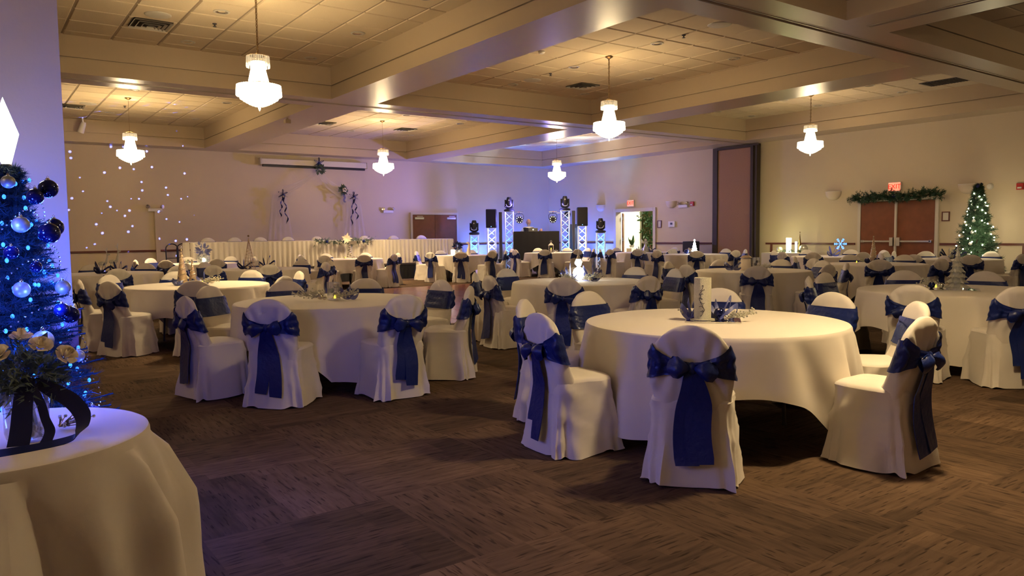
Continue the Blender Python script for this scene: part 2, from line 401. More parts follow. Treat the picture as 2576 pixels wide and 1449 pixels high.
# open exit doorway with the corridor beyond
m = MB()
m.box(19.94, EX0 - .1, 0, 20.22, EX0 + .02, EZ + .1); m.box(19.94, EX1 - .02, 0, 20.22, EX1 + .1, EZ + .1); m.box(19.94, EX0, EZ - .02, 20.22, EX1, EZ + .1)
door3 = struct('door_3', m, 'door_frame')
m = MB().bbox(0, -.025, .01, .92, .025, 2.15, .006); leaf = obj('door_leaf', m, 'wood_door', door3, loc=(20.26, 20.86, 0), rotz=math.radians(43))
m = MB()
for z in (.3, 1.1, 1.9): m.box(-.03, -.04, z, .03, .0, z + .12)
obj('hinge', m, 'steel', leaf, smooth=False)
struct('floor', MB().box(20.2, 17.0, -.1, 24.6, 27.4, 0), 'carpet')
cor = MB(); cor.box(20.2, 27.2, 0, 24.6, 27.4, 3); cor.box(24.4, 17, 0, 24.6, 27.2, 3); cor.box(20.2, 16.8, 0, 24.6, 17, 3); cor.box(20.2, 25.2, 0, 20.3, 27.2, 3)
cor.box(22.9, 22.55, 0, 23.0, 27.2, 3)
struct('wall_corridor', cor, 'corridor_paint')
ol = MB()
poly = [(17.0, 0), (17.0, 2.99), (22.9, 2.99)] + [(23.1 + .35 * math.sin(t * PI / 16), 2.35 + .45 * math.cos(t * PI / 16)) for t in range(9)] + [(23.45, 0)]
vs = [(24.0, y, z) for y, z in poly] + [(24.2, y, z) for y, z in poly]; k = len(poly)
ol.add(vs, [tuple(range(k)), tuple(range(2 * k - 1, k - 1, -1))] + [(i, i + k, (i + 1) % k + k, (i + 1) % k) for i in range(k)])
struct('wall_arch', ol, 'olive_paint', label='olive corridor wall panel with an arched edge')
struct('ceiling', MB().box(20.2, 16.8, 3, 24.6, 27.4, 3.1), 'white_plastic')
lamp('AREA', (21.6, 19.8, 2.92), 90, (1, .96, .74), .7, aim=(21.6, 19.8, 0), name='corridor_light')
lamp('AREA', (21.6, 24.2, 2.92), 170, (1, .96, .74), .7, aim=(22.0, 24.2, 0), name='corridor_light')

# folding partition stored in the right wall
p = empty('folding_partition', (19.9, 15.4, 0)); tag(p, 'tall brown fabric panel of the folding partition stored at the right wall', 'partition')
obj('panel', MB().bbox(-.03, -.62, .03, .03, .66, 4.02, .01), 'partition_cloth', p)
obj('edge_trim', MB().bbox(-.06, .66, .0, .05, .86, 4.1, .01), 'partition_dark', p)
obj('head_rail', MB().box(-.06, -.9, 4.02, .05, .66, 4.1), 'partition_dark', p, smooth=False)
for i in range(4):
    obj('folded_panel', MB().bbox(-.10 - .03 * (i % 2), -.69 - .07 * i, .02, .05, -.63 - .07 * i, 4.04, .008), 'partition_dark', p)

# dance floor
df = empty('dance_floor', (0, 0, 0)); tag(df, 'reddish wooden portable dance floor laid on the carpet before the stage', 'dance floor')
pm = MB().bbox(-.4285, -.428, 0, .4285, .428, .02, .004).mesh('parquet_panel', 'dance_wood', False)
for i in range(8):
    for j in range(9):
        obj('parquet_panel', pm, parent=df, loc=(5.6 + (i + .5) * .861, 10.15 + (j + .5) * .86, 0))
obj('edge_ramp', MB().box(5.56, 10.11, 0, 12.53, 10.15, .018).box(5.56, 17.89, 0, 12.53, 17.94, .018).box(5.56, 10.11, 0, 5.6, 17.94, .018).box(12.49, 10.11, 0, 12.53, 17.94, .018), 'track_metal', df, smooth=False)

# ------------------------------------------------------------ chairs with covers and sashes
def sgnpow(v, p): return math.copysign(abs(v) ** p, v)
def back_section(z, seed=0):
    s = max(0, min(1, (z - .44) / .465))
    w = .208 + .014 * min(1, s / .3) - .012 * max(0, s - .3)
    if s > .55: w *= math.sqrt(max(0, 1 - ((s - .55) / .45) ** 2.3))
    yc = -.262 - .065 * s; yb = -.042 - .008 * (1 - s); yf = .030 + .11 * (1 - s) ** 2.6
    if s > .85: k = 1 - .75 * ((s - .85) / .15) ** 2; yb *= k; yf *= k
    return w, yc + yb, yc + yf
def back_pt(z, a, off=0, seed=0, wr=1):
    w, y0, y1 = back_section(z, seed); c, s_ = math.cos(a), math.sin(a)
    x = w * sgnpow(c, .55); my = (y0 + y1) / 2; hy = (y1 - y0) / 2
    y = my + hy * sgnpow(s_, .7)
    g = 0
    if s_ < 0 and wr:      # gathers on the rear face
        q = max(0, 1 - abs(z - .69) / .22); g = .010 * math.sin((x * (46 + 40 * q)) + seed * 2 + z * 4) * min(1, max(0, (.89 - z) / .10)) * (.45 + .8 * q) + .006 * math.sin(x * 23 + seed)
    nz = (noise.noise((x * 7 + seed * 9, y * 7, z * 7)) * .011 + noise.noise((x * 16 + seed * 5, y * 16, z * 11)) * .005) * wr
    l = math.hypot(c, s_)
    return (x + (off + nz) * c, y + (off + nz) * s_ - g * .8, z)
def cover_mesh(seed):
    m = MB(); N = 84
    rows = 16
    def skirt(u, v):
        z = .47 * v; t = v; a = 2 * PI * u; c, s_ = math.cos(a), math.sin(a)
        hw = .222 + .05 * (1 - t) ** 1.3; yf = .12 + .04 * (1 - t); yb = -.305 - .06 * (1 - t)
        x = hw * sgnpow(c, .38); y = (yf + yb) / 2 + (yf - yb) / 2 * sgnpow(s_, .38)
        fold = (1 - t) ** 1.1 * (.022 * (1 - 2 * abs(math.sin(3.5 * a + seed)) ** .8) + .012 * math.sin(13 * a + seed * 3 + 2 * t)) + .016 * noise.noise((x * 6 + seed * 5, y * 6, z * 5)) + .006 * noise.noise((x * 17, y * 17 + seed, z * 13))
        # diagonal drag lines on the side below the seat corner
        if abs(c) > .45: w_ = abs(math.sin(y * 11 + (z - .47) * 16 + seed)); fold += .013 * (1 - w_) ** 3 * min(1, t * 3) - .003
        if v == 0: z = .012 + .014 * noise.noise((c * 3 + seed, s_ * 3, 2)) + .006 * math.sin(9 * a)
        return (x + fold * c, y + fold * s_, max(.004, z))
    m.grid(skirt, N, rows, cu=True)
    # seat top
    base = [skirt(i / N, 1) for i in range(N)]; cx, cy = 0, -.09; k0 = len(m.v)
    vs = []; R = [(1, .47), (.97, .484), (.9, .493), (.6, .502), (.25, .505)]
    for q, z in R: vs += [(cx + (x - cx) * q, cy + (y - cy) * q, z + .003 * noise.noise((x * 9, y * 9, seed))) for x, y, _ in base]
    fs = []
    for r in range(len(R) - 1):
        for j in range(N): fs.append((r * N + j, r * N + (j + 1) % N, (r + 1) * N + (j + 1) % N, (r + 1) * N + j))
    fs.append(tuple((len(R) - 1) * N + j for j in range(N))); m.add(vs, fs)
    zs = [.40 + .5 * (1 - (1 - i / 27) ** 1.7) for i in range(28)] + [.9035]
    def bk(u, v):
        i = v * 28; z = zs[int(round(i))]; return back_pt(z, 2 * PI * u, 0, seed)
    m.grid(bk, N, 29, cu=True)
    k = len(m.v); top = [bk(i / N, 1) for i in range(N)]
    m.add(top, [tuple(range(N))])
    return m.mesh('chair_cover', 'ivory_cloth', 'auto')
def sash_mesh(seed):
    m = MB(); rng = random.Random(seed); N = 80
    kx = rng.uniform(-.015, .015); zk = .665 + rng.uniform(-.01, .015)
    def band(u, v):
        a = 2 * PI * u; s_ = math.sin(a); c = math.cos(a)
        zt, zb = .785, .595
        if s_ < 0:
            q = (-s_) ** .8; k = (1 - abs(c)) ; kk = 1 - min(1, abs(c) / .98) ** 1.0
            zt2, zb2 = zk + .03, zk - .035
            f = kk ** .8
            zt = .80 * (1 - f) + zt2 * f; zb = .60 * (1 - f) + zb2 * f
        z = zb + (zt - zb) * v
        p = back_pt(z, a, .015, seed * 1.7, .92)
        cr = .003 * math.sin(v * 19 + 2.2 * a + seed + 2 * noise.noise((c * 3, s_ * 3, seed))) + .003 * noise.noise((c * 5, z * 34, seed))
        return (p[0] + cr * c, p[1] + cr * s_ - (.012 * (1 - abs(c)) if s_ < 0 else 0), z)
    m.grid(band, N, 15, cu=True)
    # inner face so the band has thickness
    m.grid(lambda u, v: tuple(Vector(band(u, v)) * 1 + Vector((-.004 * math.cos(2 * PI * u), -.004 * math.sin(2 * PI * u), 0))), N, 2, cu=True)
    return m, (kx, back_section(zk)[1] - .028, zk)
def bow_parts(seed, K):
    rng = random.Random(seed * 3 + 1); kx, ky, zk = K; out = []
    kn = MB().sphere((kx, ky, zk), .030, 12, 8, (1, .7, 1.15)); out.append(('knot', kn))
    for sg in (-1, 1):
        L = rng.uniform(.10, .135); dr = rng.uniform(-.035, .012); rz = rng.uniform(.046, .062)
        def lobe(u, v, sg=sg, L=L, dr=dr, rz=rz):
            t = v; a = 2 * PI * u; r = .009 + (rz - .009) * min(1, t * 1.5) ** .8; dep = .024 * math.sin(min(1, t * 1.05) * PI) ** .7 + .006
            cre = 1 + .10 * math.sin(4 * a + seed + 3 * t)
            x = kx + sg * (.012 + L * t + .018 * math.cos(2 * a) * t * t); z = zk + dr * t * 1.3 + r * math.sin(a) * cre; y = ky - .014 + dep * math.cos(a) + .010 * math.sin(3 * a + seed) * t - .012 * math.sin(PI * t)
            return (x, y, z)
        lb = MB().grid(lobe, 20, 11, cu=True); e = [lobe(i / 20, 1) for i in range(20)]; inn = [(p[0] - sg * .03, ky - .01 + (p[1] - ky + .01) * .3, zk + dr * 1.3 + (p[2] - zk - dr * 1.3) * .8) for p in e]
        lb.add(e + inn, [(i, (i + 1) % 20, 20 + (i + 1) % 20, 20 + i) for i in range(20)] + [tuple(range(20, 40))])
        out.append(('bow_loop', lb))
    for sg in (-1, 1):
        L = rng.uniform(.44, .56) if sg < 0 else rng.uniform(.50, .635); w0 = rng.uniform(.10, .15); dx = rng.uniform(.0, .06) * sg
        pts = []; ws = []; wd = []
        for i in range(15):
            t = i / 14; z = zk - .02 - L * t; y = (back_section(max(z, .46))[1] if z > .46 else -.312 - .06 * (1 - z / .47)) - .026 - .006 * math.sin(6 * t + seed) - (.006 if sg > 0 else 0)
            pts.append((kx + sg * .022 + dx * t + .008 * math.sin(7 * t + seed), min(y, ky - .002 if t < .1 else y), max(.02, z))); ws.append(.035 + (w0 - .035) * min(1, t * 2.6) ** .8 * (1 if t < .95 else .9)); an = .25 * math.sin(5 * t + seed * 2 + sg)
            wd.append((math.cos(an), math.sin(an) * .35, .12 * math.sin(seed + t)))
        out.append(('tail', MB().ribbon(pts, ws, wd, .005)))
    return out
VAR = 5
covers = [cover_mesh(s * 1.7) for s in range(VAR)]
protos = []
for s in range(VAR):
    bandm, K = sash_mesh(s); bm_ = bandm.mesh('sash', 'navy_satin', 'auto')
    parts = [(n, mb.mesh(n, 'navy_satin', 'auto')) for n, mb in bow_parts(s, K)]
    allm = MB(); allm.v = list(bandm.v); allm.f = list(bandm.f)
    for n, mb in bow_parts(s, K): allm.add(mb.v, mb.f)
    protos.append((bm_, parts, allm.mesh('sash', 'navy_satin', 'auto')))
nchair = [0]
def chair(x, y, rz, label, group=None, near=True, z=0):
    # local +Y looks to the table
    v = nchair[0] % VAR; nchair[0] += 1
    e = empty('banquet_chair', (x, y, z), rz); tag(e, label, 'chair', group)
    obj('chair_cover', covers[v], parent=e)
    if near:
        sash = obj('sash', protos[v][0], parent=e)
        for n, me in protos[v][1]: obj(n, me, parent=sash)
    else: obj('sash', protos[v][2], parent=e)
    return e

# ------------------------------------------------------------ round tables
RT = .915
def cloth_mesh(seed, corner, R=RT, half=1.27, zt=.77, floor=False, flare=.045):
    N = 176
    rng = random.Random(seed); ph = [rng.uniform(0, 6.28) for _ in range(4)]
    def hem(a):
        if floor: return .012 + .008 * math.sin(9 * a)
        b = a - corner - PI / 4; L = half / max(abs(math.cos(b)), abs(math.sin(b))) - R
        return max(.10, zt - L * (1 - .06 * (L > .7))) + .012 * math.sin(6 * a + ph[0])
    nf = 9 if floor else 12
    FL = [(2 * PI * (i + rng.uniform(-.3, .3)) / nf, rng.uniform(.07, .12) * (1.35 if floor else 1), rng.uniform(.7, 1.5)) for i in range(nf)]
    rings = [(.25, 0), (.6, 0), (.9, 0), (.975, 0), (.994, .004), (1.004, .016), (1.007, .035)]
    vs = []; fs = []
    vs.append((0, 0, zt))
    for q, dz in rings:
        for j in range(N): a = 2 * PI * j / N; vs.append((R * q * math.cos(a), R * q * math.sin(a), zt - dz + (.0015 * noise.noise((math.cos(a) * 3 * q, math.sin(a) * 3 * q, seed)) if q < .98 else 0)))
    nd = 13
    for i in range(1, nd + 1):
        t = i / nd
        for j in range(N):
            a = 2 * PI * j / N; zh = hem(a); z = zt - .035 - (zt - .035 - zh) * t
            drop = (zt - z); amp = flare * (min(1, drop / .40) if not floor else 1.5 * min(1, .12 + drop / .30))
            f = 0
            for (ak, wk, hk) in FL:
                dd = (a - ak + PI) % (2 * PI) - PI; ww = wk * (.35 + 1.0 * min(1, drop / .5))
                f += hk * (math.exp(-(dd / ww) ** 2) - .55 * math.exp(-((dd - 1.9 * ww) / (1.1 * ww)) ** 2))
            f += .12 * math.sin(17 * a + ph[2]) + .15 * math.sin(5 * a + ph[3])
            rr = R * 1.007 + amp * (.5 + f) + (.085 * drop if floor else .03 * drop)
            vs.append((rr * math.cos(a), rr * math.sin(a), z))
    for j in range(N): fs.append((0, 1 + j, 1 + (j + 1) % N))
    tot = len(rings) + nd
    for i in range(tot - 1):
        for j in range(N): fs.append((1 + i * N + j, 1 + (i + 1) * N + j, 1 + (i + 1) * N + (j + 1) % N, 1 + i * N + (j + 1) % N))
    return MB().add(vs, fs)
top_me = MB().lathe([(.86, .70), (.9, .705), (.905, .725), (.895, .745)], 48).mesh('tabletop', 'wood_door', 'auto')
leg_me = []
for k in range(4):
    a = PI / 4 + k * PI / 2; x, y = .52 * math.cos(a), .52 * math.sin(a)
    leg_me.append(MB().tube([(x * .92, y * .92, .70), (x, y, .03), (x, y, 0)], [.016, .014, .018], 8).mesh('leg', 'dark_grey', 'auto'))
def view_word(c, ang):
    # where on the table's rim the chair sits, seen from the camera
    d = math.atan2(-c[1], -c[0]); q = math.degrees((ang - d + PI) % (2 * PI) - PI)
    return q          # 0 nearest, negative/positive around
NAMES8 = ['nearest side', 'near right side', 'right side', 'far right side', 'farthest side', 'far left side', 'left side', 'near left side']
def ring(c, angs, phrase, group, near, D=1.09, jit=0):
    qs = sorted([((view_word(c, math.radians(a))) % 360, a) for a in angs])
    # assign the eight position words in order, starting with the chair closest to the nearest point
    best = min(range(len(qs)), key=lambda i: min(qs[i][0], 360 - qs[i][0]))
    order = qs[best:] + qs[:best]
    # local +angle (counter clockwise seen from above) runs to the right as seen from the camera
    used = []
    for (q, a) in order:
        k = int(round(q / 45)) % 8
        while k in used: k = (k + 1) % 8
        used.append(k)
        ar = math.radians(a); x = c[0] + D * math.cos(ar); y = c[1] + D * math.sin(ar)
        rng = random.Random(int(a * 7 + c[0] * 100))
        chair(x, y, ar + PI / 2 + math.radians(rng.uniform(-5, 5)), 'navy-sashed white chair, %s of the %s' % (NAMES8[k], phrase), group, near)
TABLES = [
 ('T1', (4.34, 3.54), -172, 'front table with the glittering candle', [-146, -84, 169, 128, 87, 38, -2, -40], 1),
 ('T2', (2.92, 7.18), -104, 'left front table with the glass cylinder', [-132, -86, -40, 7, 51, 89, 129, -172], 1),
 ('T3', (8.42, 3.72), -156, 'right table with the clear glass tree', [-170, -136, 126, 94, 46, 10, -30, -85], 1),
 ('T4', (6.63, 7.62), -102, 'middle table with the glowing snowman lamp', [-139, 177, 144, 100, 52, 15, -20, -98], 1),
 ('T5', (2.53, 10.81), -85, 'left table with two gold cones', [-146, -105, 177, 132, 91, 45, 1, -58], 1),
 ('T14', (10.45, 7.73), -110, 'right middle table with the beige candle', [-141, 174, 117, 60, 17, -18, -57, -95], 1),
 ('T15', (13.88, 7.54), -95, 'right table with the gold cone tree', [-147, -105, 164, 115, 46, 5, -30, -65], 0),
 ('T8', (4.78, 15.27), -60, 'left back table with the wire cone', [-144, -102, -50, -8, 36, 80, 125, 170], 0),
 ('T7', (4.64, 19.77), -80, 'far left table with the ice-filled jar', [-132, -86, -42, 3, 43, 87, 130, 178], 0),
 ('T9', (8.66, 19.75), -70, 'far table with the silver ball tower', [-140, -98, -58, -8, 48, 96, 143, -178], 0),
 ('T6', (2.1, 15.66), -100, 'far left table with the silver reindeer', [-92, -50, 8, 54, 95, 140, -172, -132], 0),
 ('T10', (12.47, 20.03), -120, 'far table with the lit jar and reindeer', [-121, -161, -80, -36, 9, 44, 86, 135], 0),
 ('T11', (15.93, 19.79), -100, 'far table with the white lantern', [-137, -94, 175, 125, 70, 28, -10, -50], 0),
 ('T12', (17.77, 17.31), -90, 'far right table with the angel figure', [-143, 176, 133, 86, 40, -2, -45, -98], 0),
 ('T13', (16.94, 14.51), -95, 'far right table with the lit white tree', [-137, -88, -45, 0, 45, 90, 133, 174], 0),
 ('T17', (17.35, 10.54), -85, 'far right table with the blue snowflake', [162, -163, -120, -70, -30, 10, 55, 105], 0),
 ('T18', (17.0, 7.53), -90, 'far right table with the navy ribbons', [-143, -100, -55, -8, 46, 92, 133, 175], 0),
]
TC = {}
for k, (key, c, corner, phrase, angs, near) in enumerate(TABLES):
    TC[key] = c
    t = empty('round_table', (c[0], c[1], 0), math.radians(corner)); tag(t, 'round banquet table frame under the cloth, %s' % phrase, 'table', None)
    obj('tabletop', top_me, parent=t)
    for lm in leg_me: obj('leg', lm, parent=t)
    cl = obj('tablecloth', cloth_mesh(k, math.radians(corner)), 'table_linen', loc=(c[0], c[1], 0)); tag(cl, 'white cloth draped over the %s' % phrase, 'tablecloth')
    ring(c, angs, phrase, None, bool(near))

# cocktail table in the left foreground
ct = empty('cocktail_table', (.05, 2.93, 0)); tag(ct, 'small round table frame under the long cloth in the left foreground', 'table')
obj('tabletop', MB().lathe([(.40, .70), (.42, .71), (.42, .745)], 40), 'wood_door', ct)
obj('pedestal', MB().lathe([(.24, 0), (.23, .02), (.05, .05), (.035, .1), (.035, .70)], 20), 'dark_grey', ct)
cc = obj('tablecloth', cloth_mesh(77, 0, R=.442, floor=True, flare=.06), 'table_linen', loc=(.05, 2.93, 0)); tag(cc, 'long white cloth to the floor on the small table in the left foreground', 'tablecloth')

# ------------------------------------------------------------ chandeliers
def prism_ring(m, n, r0, z0, r1, z1, wd, th=.006, off=0, gap=.8):
    for i in range(n):
        a = 2 * PI * (i + off) / n; c, s = math.cos(a), math.sin(a); tw = wd * gap / 2
        vs = []
        for r, z, k in ((r0, z0, 1), (r1, z1, 1), (r1 - .003, z1 - .012, .15)):
            for (t, q) in ((-1, 0), (0, 1), (1, 0), (0, -1)):
                vs.append((c * (r + q * th * k) - s * t * tw * k, s * (r + q * th * k) + c * t * tw * k, z))
        fs = [(3, 2, 1, 0), (8, 9, 10, 11)]
        for k in range(2):
            for j in range(4): fs.append((k * 4 + j, k * 4 + (j + 1) % 4, k * 4 + 4 + (j + 1) % 4, k * 4 + 4 + j))
        m.add(vs, fs)
cm = {}
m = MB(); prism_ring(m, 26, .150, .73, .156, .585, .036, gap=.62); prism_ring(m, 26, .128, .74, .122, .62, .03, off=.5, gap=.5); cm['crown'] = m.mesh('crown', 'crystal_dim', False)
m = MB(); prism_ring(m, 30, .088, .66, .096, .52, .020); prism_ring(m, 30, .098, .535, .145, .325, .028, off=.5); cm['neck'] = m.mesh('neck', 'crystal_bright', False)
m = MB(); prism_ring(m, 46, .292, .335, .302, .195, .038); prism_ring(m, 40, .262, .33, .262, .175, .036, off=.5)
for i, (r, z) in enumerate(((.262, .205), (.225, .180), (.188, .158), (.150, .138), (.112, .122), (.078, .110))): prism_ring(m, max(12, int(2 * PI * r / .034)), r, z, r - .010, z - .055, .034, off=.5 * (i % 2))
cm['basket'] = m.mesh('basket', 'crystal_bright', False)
m = MB()
for r, z in ((.15, .735), (.10, .66), (.145, .34), (.295, .335), (.26, .32)): m.tube([(r * math.cos(2 * PI * i / 32), r * math.sin(2 * PI * i / 32), z) for i in range(32)], .005, 6, closed=True)
m.tube([(0, 0, .80), (0, 0, .09)], .009, 8); m.tube([(-.15, 0, .735), (0, 0, .78), (.15, 0, .735)], .004, 6); m.tube([(0, -.15, .735), (0, 0, .78), (0, .15, .735)], .004, 6); m.tube([(-.295, 0, .335), (.295, 0, .335)], .004, 6); m.tube([(0, -.295, .335), (0, .295, .335)], .004, 6)
cm['frame'] = m.mesh('frame', 'brass', 'auto')
cm['finial'] = MB().lathe([(0, -.02), (.008, -.005), (.018, .018), (.010, .03), (.024, .042), (.022, .062), (.01, .078), (0, .078)], 12).mesh('finial', 'crystal_bright', 'auto')
cm['bulb'] = MB().sphere((0, 0, 0), .022, 10, 8, (1, 1, 1.5)).mesh('bulb', 'emit_warm', 'auto')
cm['chain_link'] = MB().tube([(.014 * math.cos(2 * PI * i / 10), 0, .026 * math.sin(2 * PI * i / 10)) for i in range(10)], .0042, 5, closed=True).mesh('chain_link', 'brass', 'auto')
cm['canopy'] = MB().lathe([(0, -.05), (.02, -.045), (.07, -.015), (.075, 0)], 20).mesh('canopy', 'brass', 'auto')
chain_w = MB().tube([(0, 0, .80), (0, 0, 1.56)], .003, 5).mesh('cord', 'brass', 'auto')
def chandelier(x, y, label, vis=True, z=3.175, pw=1):
    e = empty('chandelier', (x, y, z)); tag(e, label, 'chandelier')
    names = ['frame', 'crown', 'neck', 'basket', 'finial']
    for n in names: obj(n, cm[n], parent=e)
    top = ZC - z
    obj('canopy', cm['canopy'], parent=e, loc=(0, 0, top - .012))
    nl = int((top - .84) / .041)
    ch = obj('chain', chain_w, parent=e)
    if vis:
        for i in range(nl):
            l = obj('chain_link', cm['chain_link'], parent=ch, loc=(0, 0, .82 + i * .041)); l.rotation_euler = (0, 0, PI / 2 * (i % 2) + .4)
    for i in range(6):
        a = i * PI / 3; obj('bulb', cm['bulb'], parent=e, loc=(.16 * math.cos(a), .16 * math.sin(a), .31))
    lamp('POINT', (x, y, z + .30), CH_W * pw, WARM, .15, name='chandelier_light')
    lamp('SPOT', (x, y, z + .22), CH_W * 1.45 * pw, WARM, .15, aim=(x, y, 0), spot=150, blend=.6, name='basket_light')
chandelier(3.40, 10.68, 'lit crystal chandelier at the left, largest and nearest of those in view', pw=1.2)
chandelier(10.05, 10.71, 'lit crystal chandelier over the middle, hung from the centre coffer')
chandelier(17.06, 10.96, 'lit crystal chandelier above the garlanded double door', z=3.27, pw=.35)
chandelier(3.28, 20.07, 'lit crystal chandelier at the far left beside the near wall end', False, pw=2.1)
chandelier(10.0, 20.24, 'lit crystal chandelier right of the projection screen', False, pw=2.1)
chandelier(16.58, 20.28, 'lit crystal chandelier above the disc jockey stand', False, pw=1.5)
chandelier(4.7, 2.2, 'lit crystal chandelier outside the picture, above and right of the camera', False, pw=1.25)
chandelier(-3.2, 10.7, 'lit crystal chandelier outside the picture, behind the near wall', False, pw=.7)
chandelier(-3.4, 2.4, 'lit crystal chandelier outside the picture, behind the camera at left', False, pw=.4)  # added out of view to brighten the near wall end and small table
chandelier(15.5, 1.6, 'lit crystal chandelier outside the picture at the far right', False, pw=.3)

# ------------------------------------------------------------ ceiling fittings
down_ring = MB().lathe([(.105, -.012), (.12, -.006), (.12, 0), (.095, 0), (.09, -.012), (.105, -.012)], 24, cap=False).mesh('trim_ring', 'air_vent', 'auto')
down_cup = MB().lathe([(.094, -.008), (.07, -.001), (.035, .004), (0, .006)], 24, cap=False).mesh('reflector', 'silver', 'auto')
for bx, xs in (('left', (1.1, 3.23, 5.4)), ('centre', (7.9, 10.07, 12.2)), ('right', (14.8, 17.1, 18.6))):
    for i, x in enumerate(xs):
        for by, ys in (('near', (9.5, 11.75, 13.85)), ('far', (17.0, 19.5, 22.6))):
            for j, y in enumerate(ys):
                if by == 'far' and j == 1 and i == 1: y = 18.9
                if bx == 'left' and by == 'near' and i == 1 and j == 0: y = 9.2
                e = empty('downlight', (x, y, ZC - .014))
                tag(e, 'unlit recessed downlight of the %s %s ceiling bay, %s row, %s' % (by, bx, ('near', 'middle', 'far')[j], ('left', 'centre', 'right')[i]), 'downlight', 'unlit recessed downlights')
                obj('trim_ring', down_ring, parent=e); obj('reflector', down_cup, parent=e)
for i, (x, y, lb) in enumerate([(2.49, 12.43, 'round brown ceiling speaker beside the near left air vent'), (10.15, 13.23, 'round ceiling speaker over the middle bay'), (10.03, 8.1, 'round ceiling speaker near the partition track'), (2.6, 21.4, 'round ceiling speaker at the far left bay')]):
    s = obj('ceiling_speaker', MB().lathe([(0, -.014), (.17, -.014), (.185, -.008), (.19, 0)], 28), 'air_vent', loc=(x, y, ZC - .012)); tag(s, lb, 'speaker')
def vent(x, y, lb, w=.56, l=.56):
    e = empty('air_vent', (x, y, ZC - .014)); tag(e, lb, 'vent')
    obj('back_plate', MB().box(-w / 2, -l / 2, -.002, w / 2, l / 2, .0), 'dark_gap', e, smooth=False)
    for k, s in enumerate((1, .74, .48, .24)):
        a, b, t = w / 2 * s, l / 2 * s, .028; zz = -.006 - .010 * k
        m = MB()
        m.add([(-a, -b, zz - .018), (a, -b, zz - .018), (a, b, zz - .018), (-a, b, zz - .018), (-a + t, -b + t, zz + .004), (a - t, -b + t, zz + .004), (a - t, b - t, zz + .004), (-a + t, b - t, zz + .004)], [(0, 1, 5, 4), (1, 2, 6, 5), (2, 3, 7, 6), (3, 0, 4, 7)])
        m.add([(-a, -b, zz - .021), (a, -b, zz - .021), (a, b, zz - .021), (-a, b, zz - .021), (-a + t, -b + t, zz + .001), (a - t, -b + t, zz + .001), (a - t, b - t, zz + .001), (-a + t, b - t, zz + .001)], [(4, 5, 1, 0), (5, 6, 2, 1), (6, 7, 3, 2), (7, 4, 0, 3)])
        obj('vane', m, 'air_vent', e, smooth=False)
vent(2.5, 13.03, 'square louvred air vent in the ceiling, upper left')
vent(11.49, 13.1, 'square louvred air vent left of the middle chandelier')
vent(11.39, 21.44, 'small-looking square air vent near the far middle chandelier')
vent(2.3, 22.0, 'square air vent at the far left by the near wall end')
vent(8.72, 21.47, 'square air vent above the projection screen')
e = empty('return_grille', (18.15, 8.0, ZC - .014)); tag(e, 'long dark return air grille in the ceiling at the upper right', 'vent')
obj('frame', MB().box(-.3, -.75, -.012, .3, .75, 0), 'dark_grey', e, smooth=False)
for i in range(22): obj('slat', MB().box(-.27, -.72 + i * .066, -.02, .27, -.70 + i * .066, -.010), 'dark_gap', e, smooth=False)
def sprinkler(x, y, lb):
    s = obj('sprinkler', MB().lathe([(.035, 0), (.032, -.012), (.012, -.016), (.01, -.04), (.028, -.045), (.028, -.05), (0, -.052)], 12), 'dark_grey', loc=(x, y, ZC - .014)); tag(s, lb, 'sprinkler')
sprinkler(3.31, 12.45, 'fire sprinkler head right of the upper left air vent'); sprinkler(10.05, 12.48, 'fire sprinkler head over the middle bay'); sprinkler(10.03, 8.85, 'fire sprinkler head in the upper right ceiling tiles'); sprinkler(3.4, 21.3, 'fire sprinkler head at the far left bay')
s = obj('smoke_detector', MB().lathe([(.06, 0), (.065, -.02), (.045, -.045), (0, -.05)], 20), 'white_plastic', loc=(8.71, 11.07, ZC - .014)); tag(s, 'white smoke detector on the ceiling beside the big beam', 'detector')
s = obj('smoke_detector', MB().lathe([(.06, 0), (.065, -.02), (.045, -.045), (0, -.05)], 20), 'white_plastic', loc=(8.55, 17.5, ZC - .014)); tag(s, 'white smoke detector on the far ceiling above the screen bay', 'detector')
e = empty('spotlight', (2.75, 23.9, ZC - .02)); tag(e, 'white track spotlight hanging from the far left ceiling', 'spotlight')
obj('arm', MB().tube([(0, 0, 0), (0, 0, -.1), (.02, -.02, -.16)], .02, 8), 'white_plastic', e)
s = obj('lamp_head', MB().lathe([(0, .02), (.05, .02), (.07, -.05), (.085, -.28), (.075, -.29), (.06, -.2), (0, -.18)], 16), 'white_plastic', e, loc=(.02, -.02, -.14)); s.rotation_euler = (.25, .3, 0)

# ------------------------------------------------------------ disc jockey rig light and room accents
DR = math.radians(-37.7)
def text_mesh(txt, size, m, depth=.004):
    cu = bpy.data.curves.new('lettering', 'FONT'); cu.body = txt; cu.size = size; cu.extrude = depth; cu.align_x = 'CENTER'; cu.align_y = 'CENTER'
    o = bpy.data.objects.new('lettering_tmp', cu); C.objects.link(o)
    me = bpy.data.meshes.new_from_object(o.evaluated_get(bpy.context.evaluated_depsgraph_get())); me.name = 'lettering'
    bpy.data.objects.remove(o); me.materials.clear(); me.materials.append(MATS[m]); return me

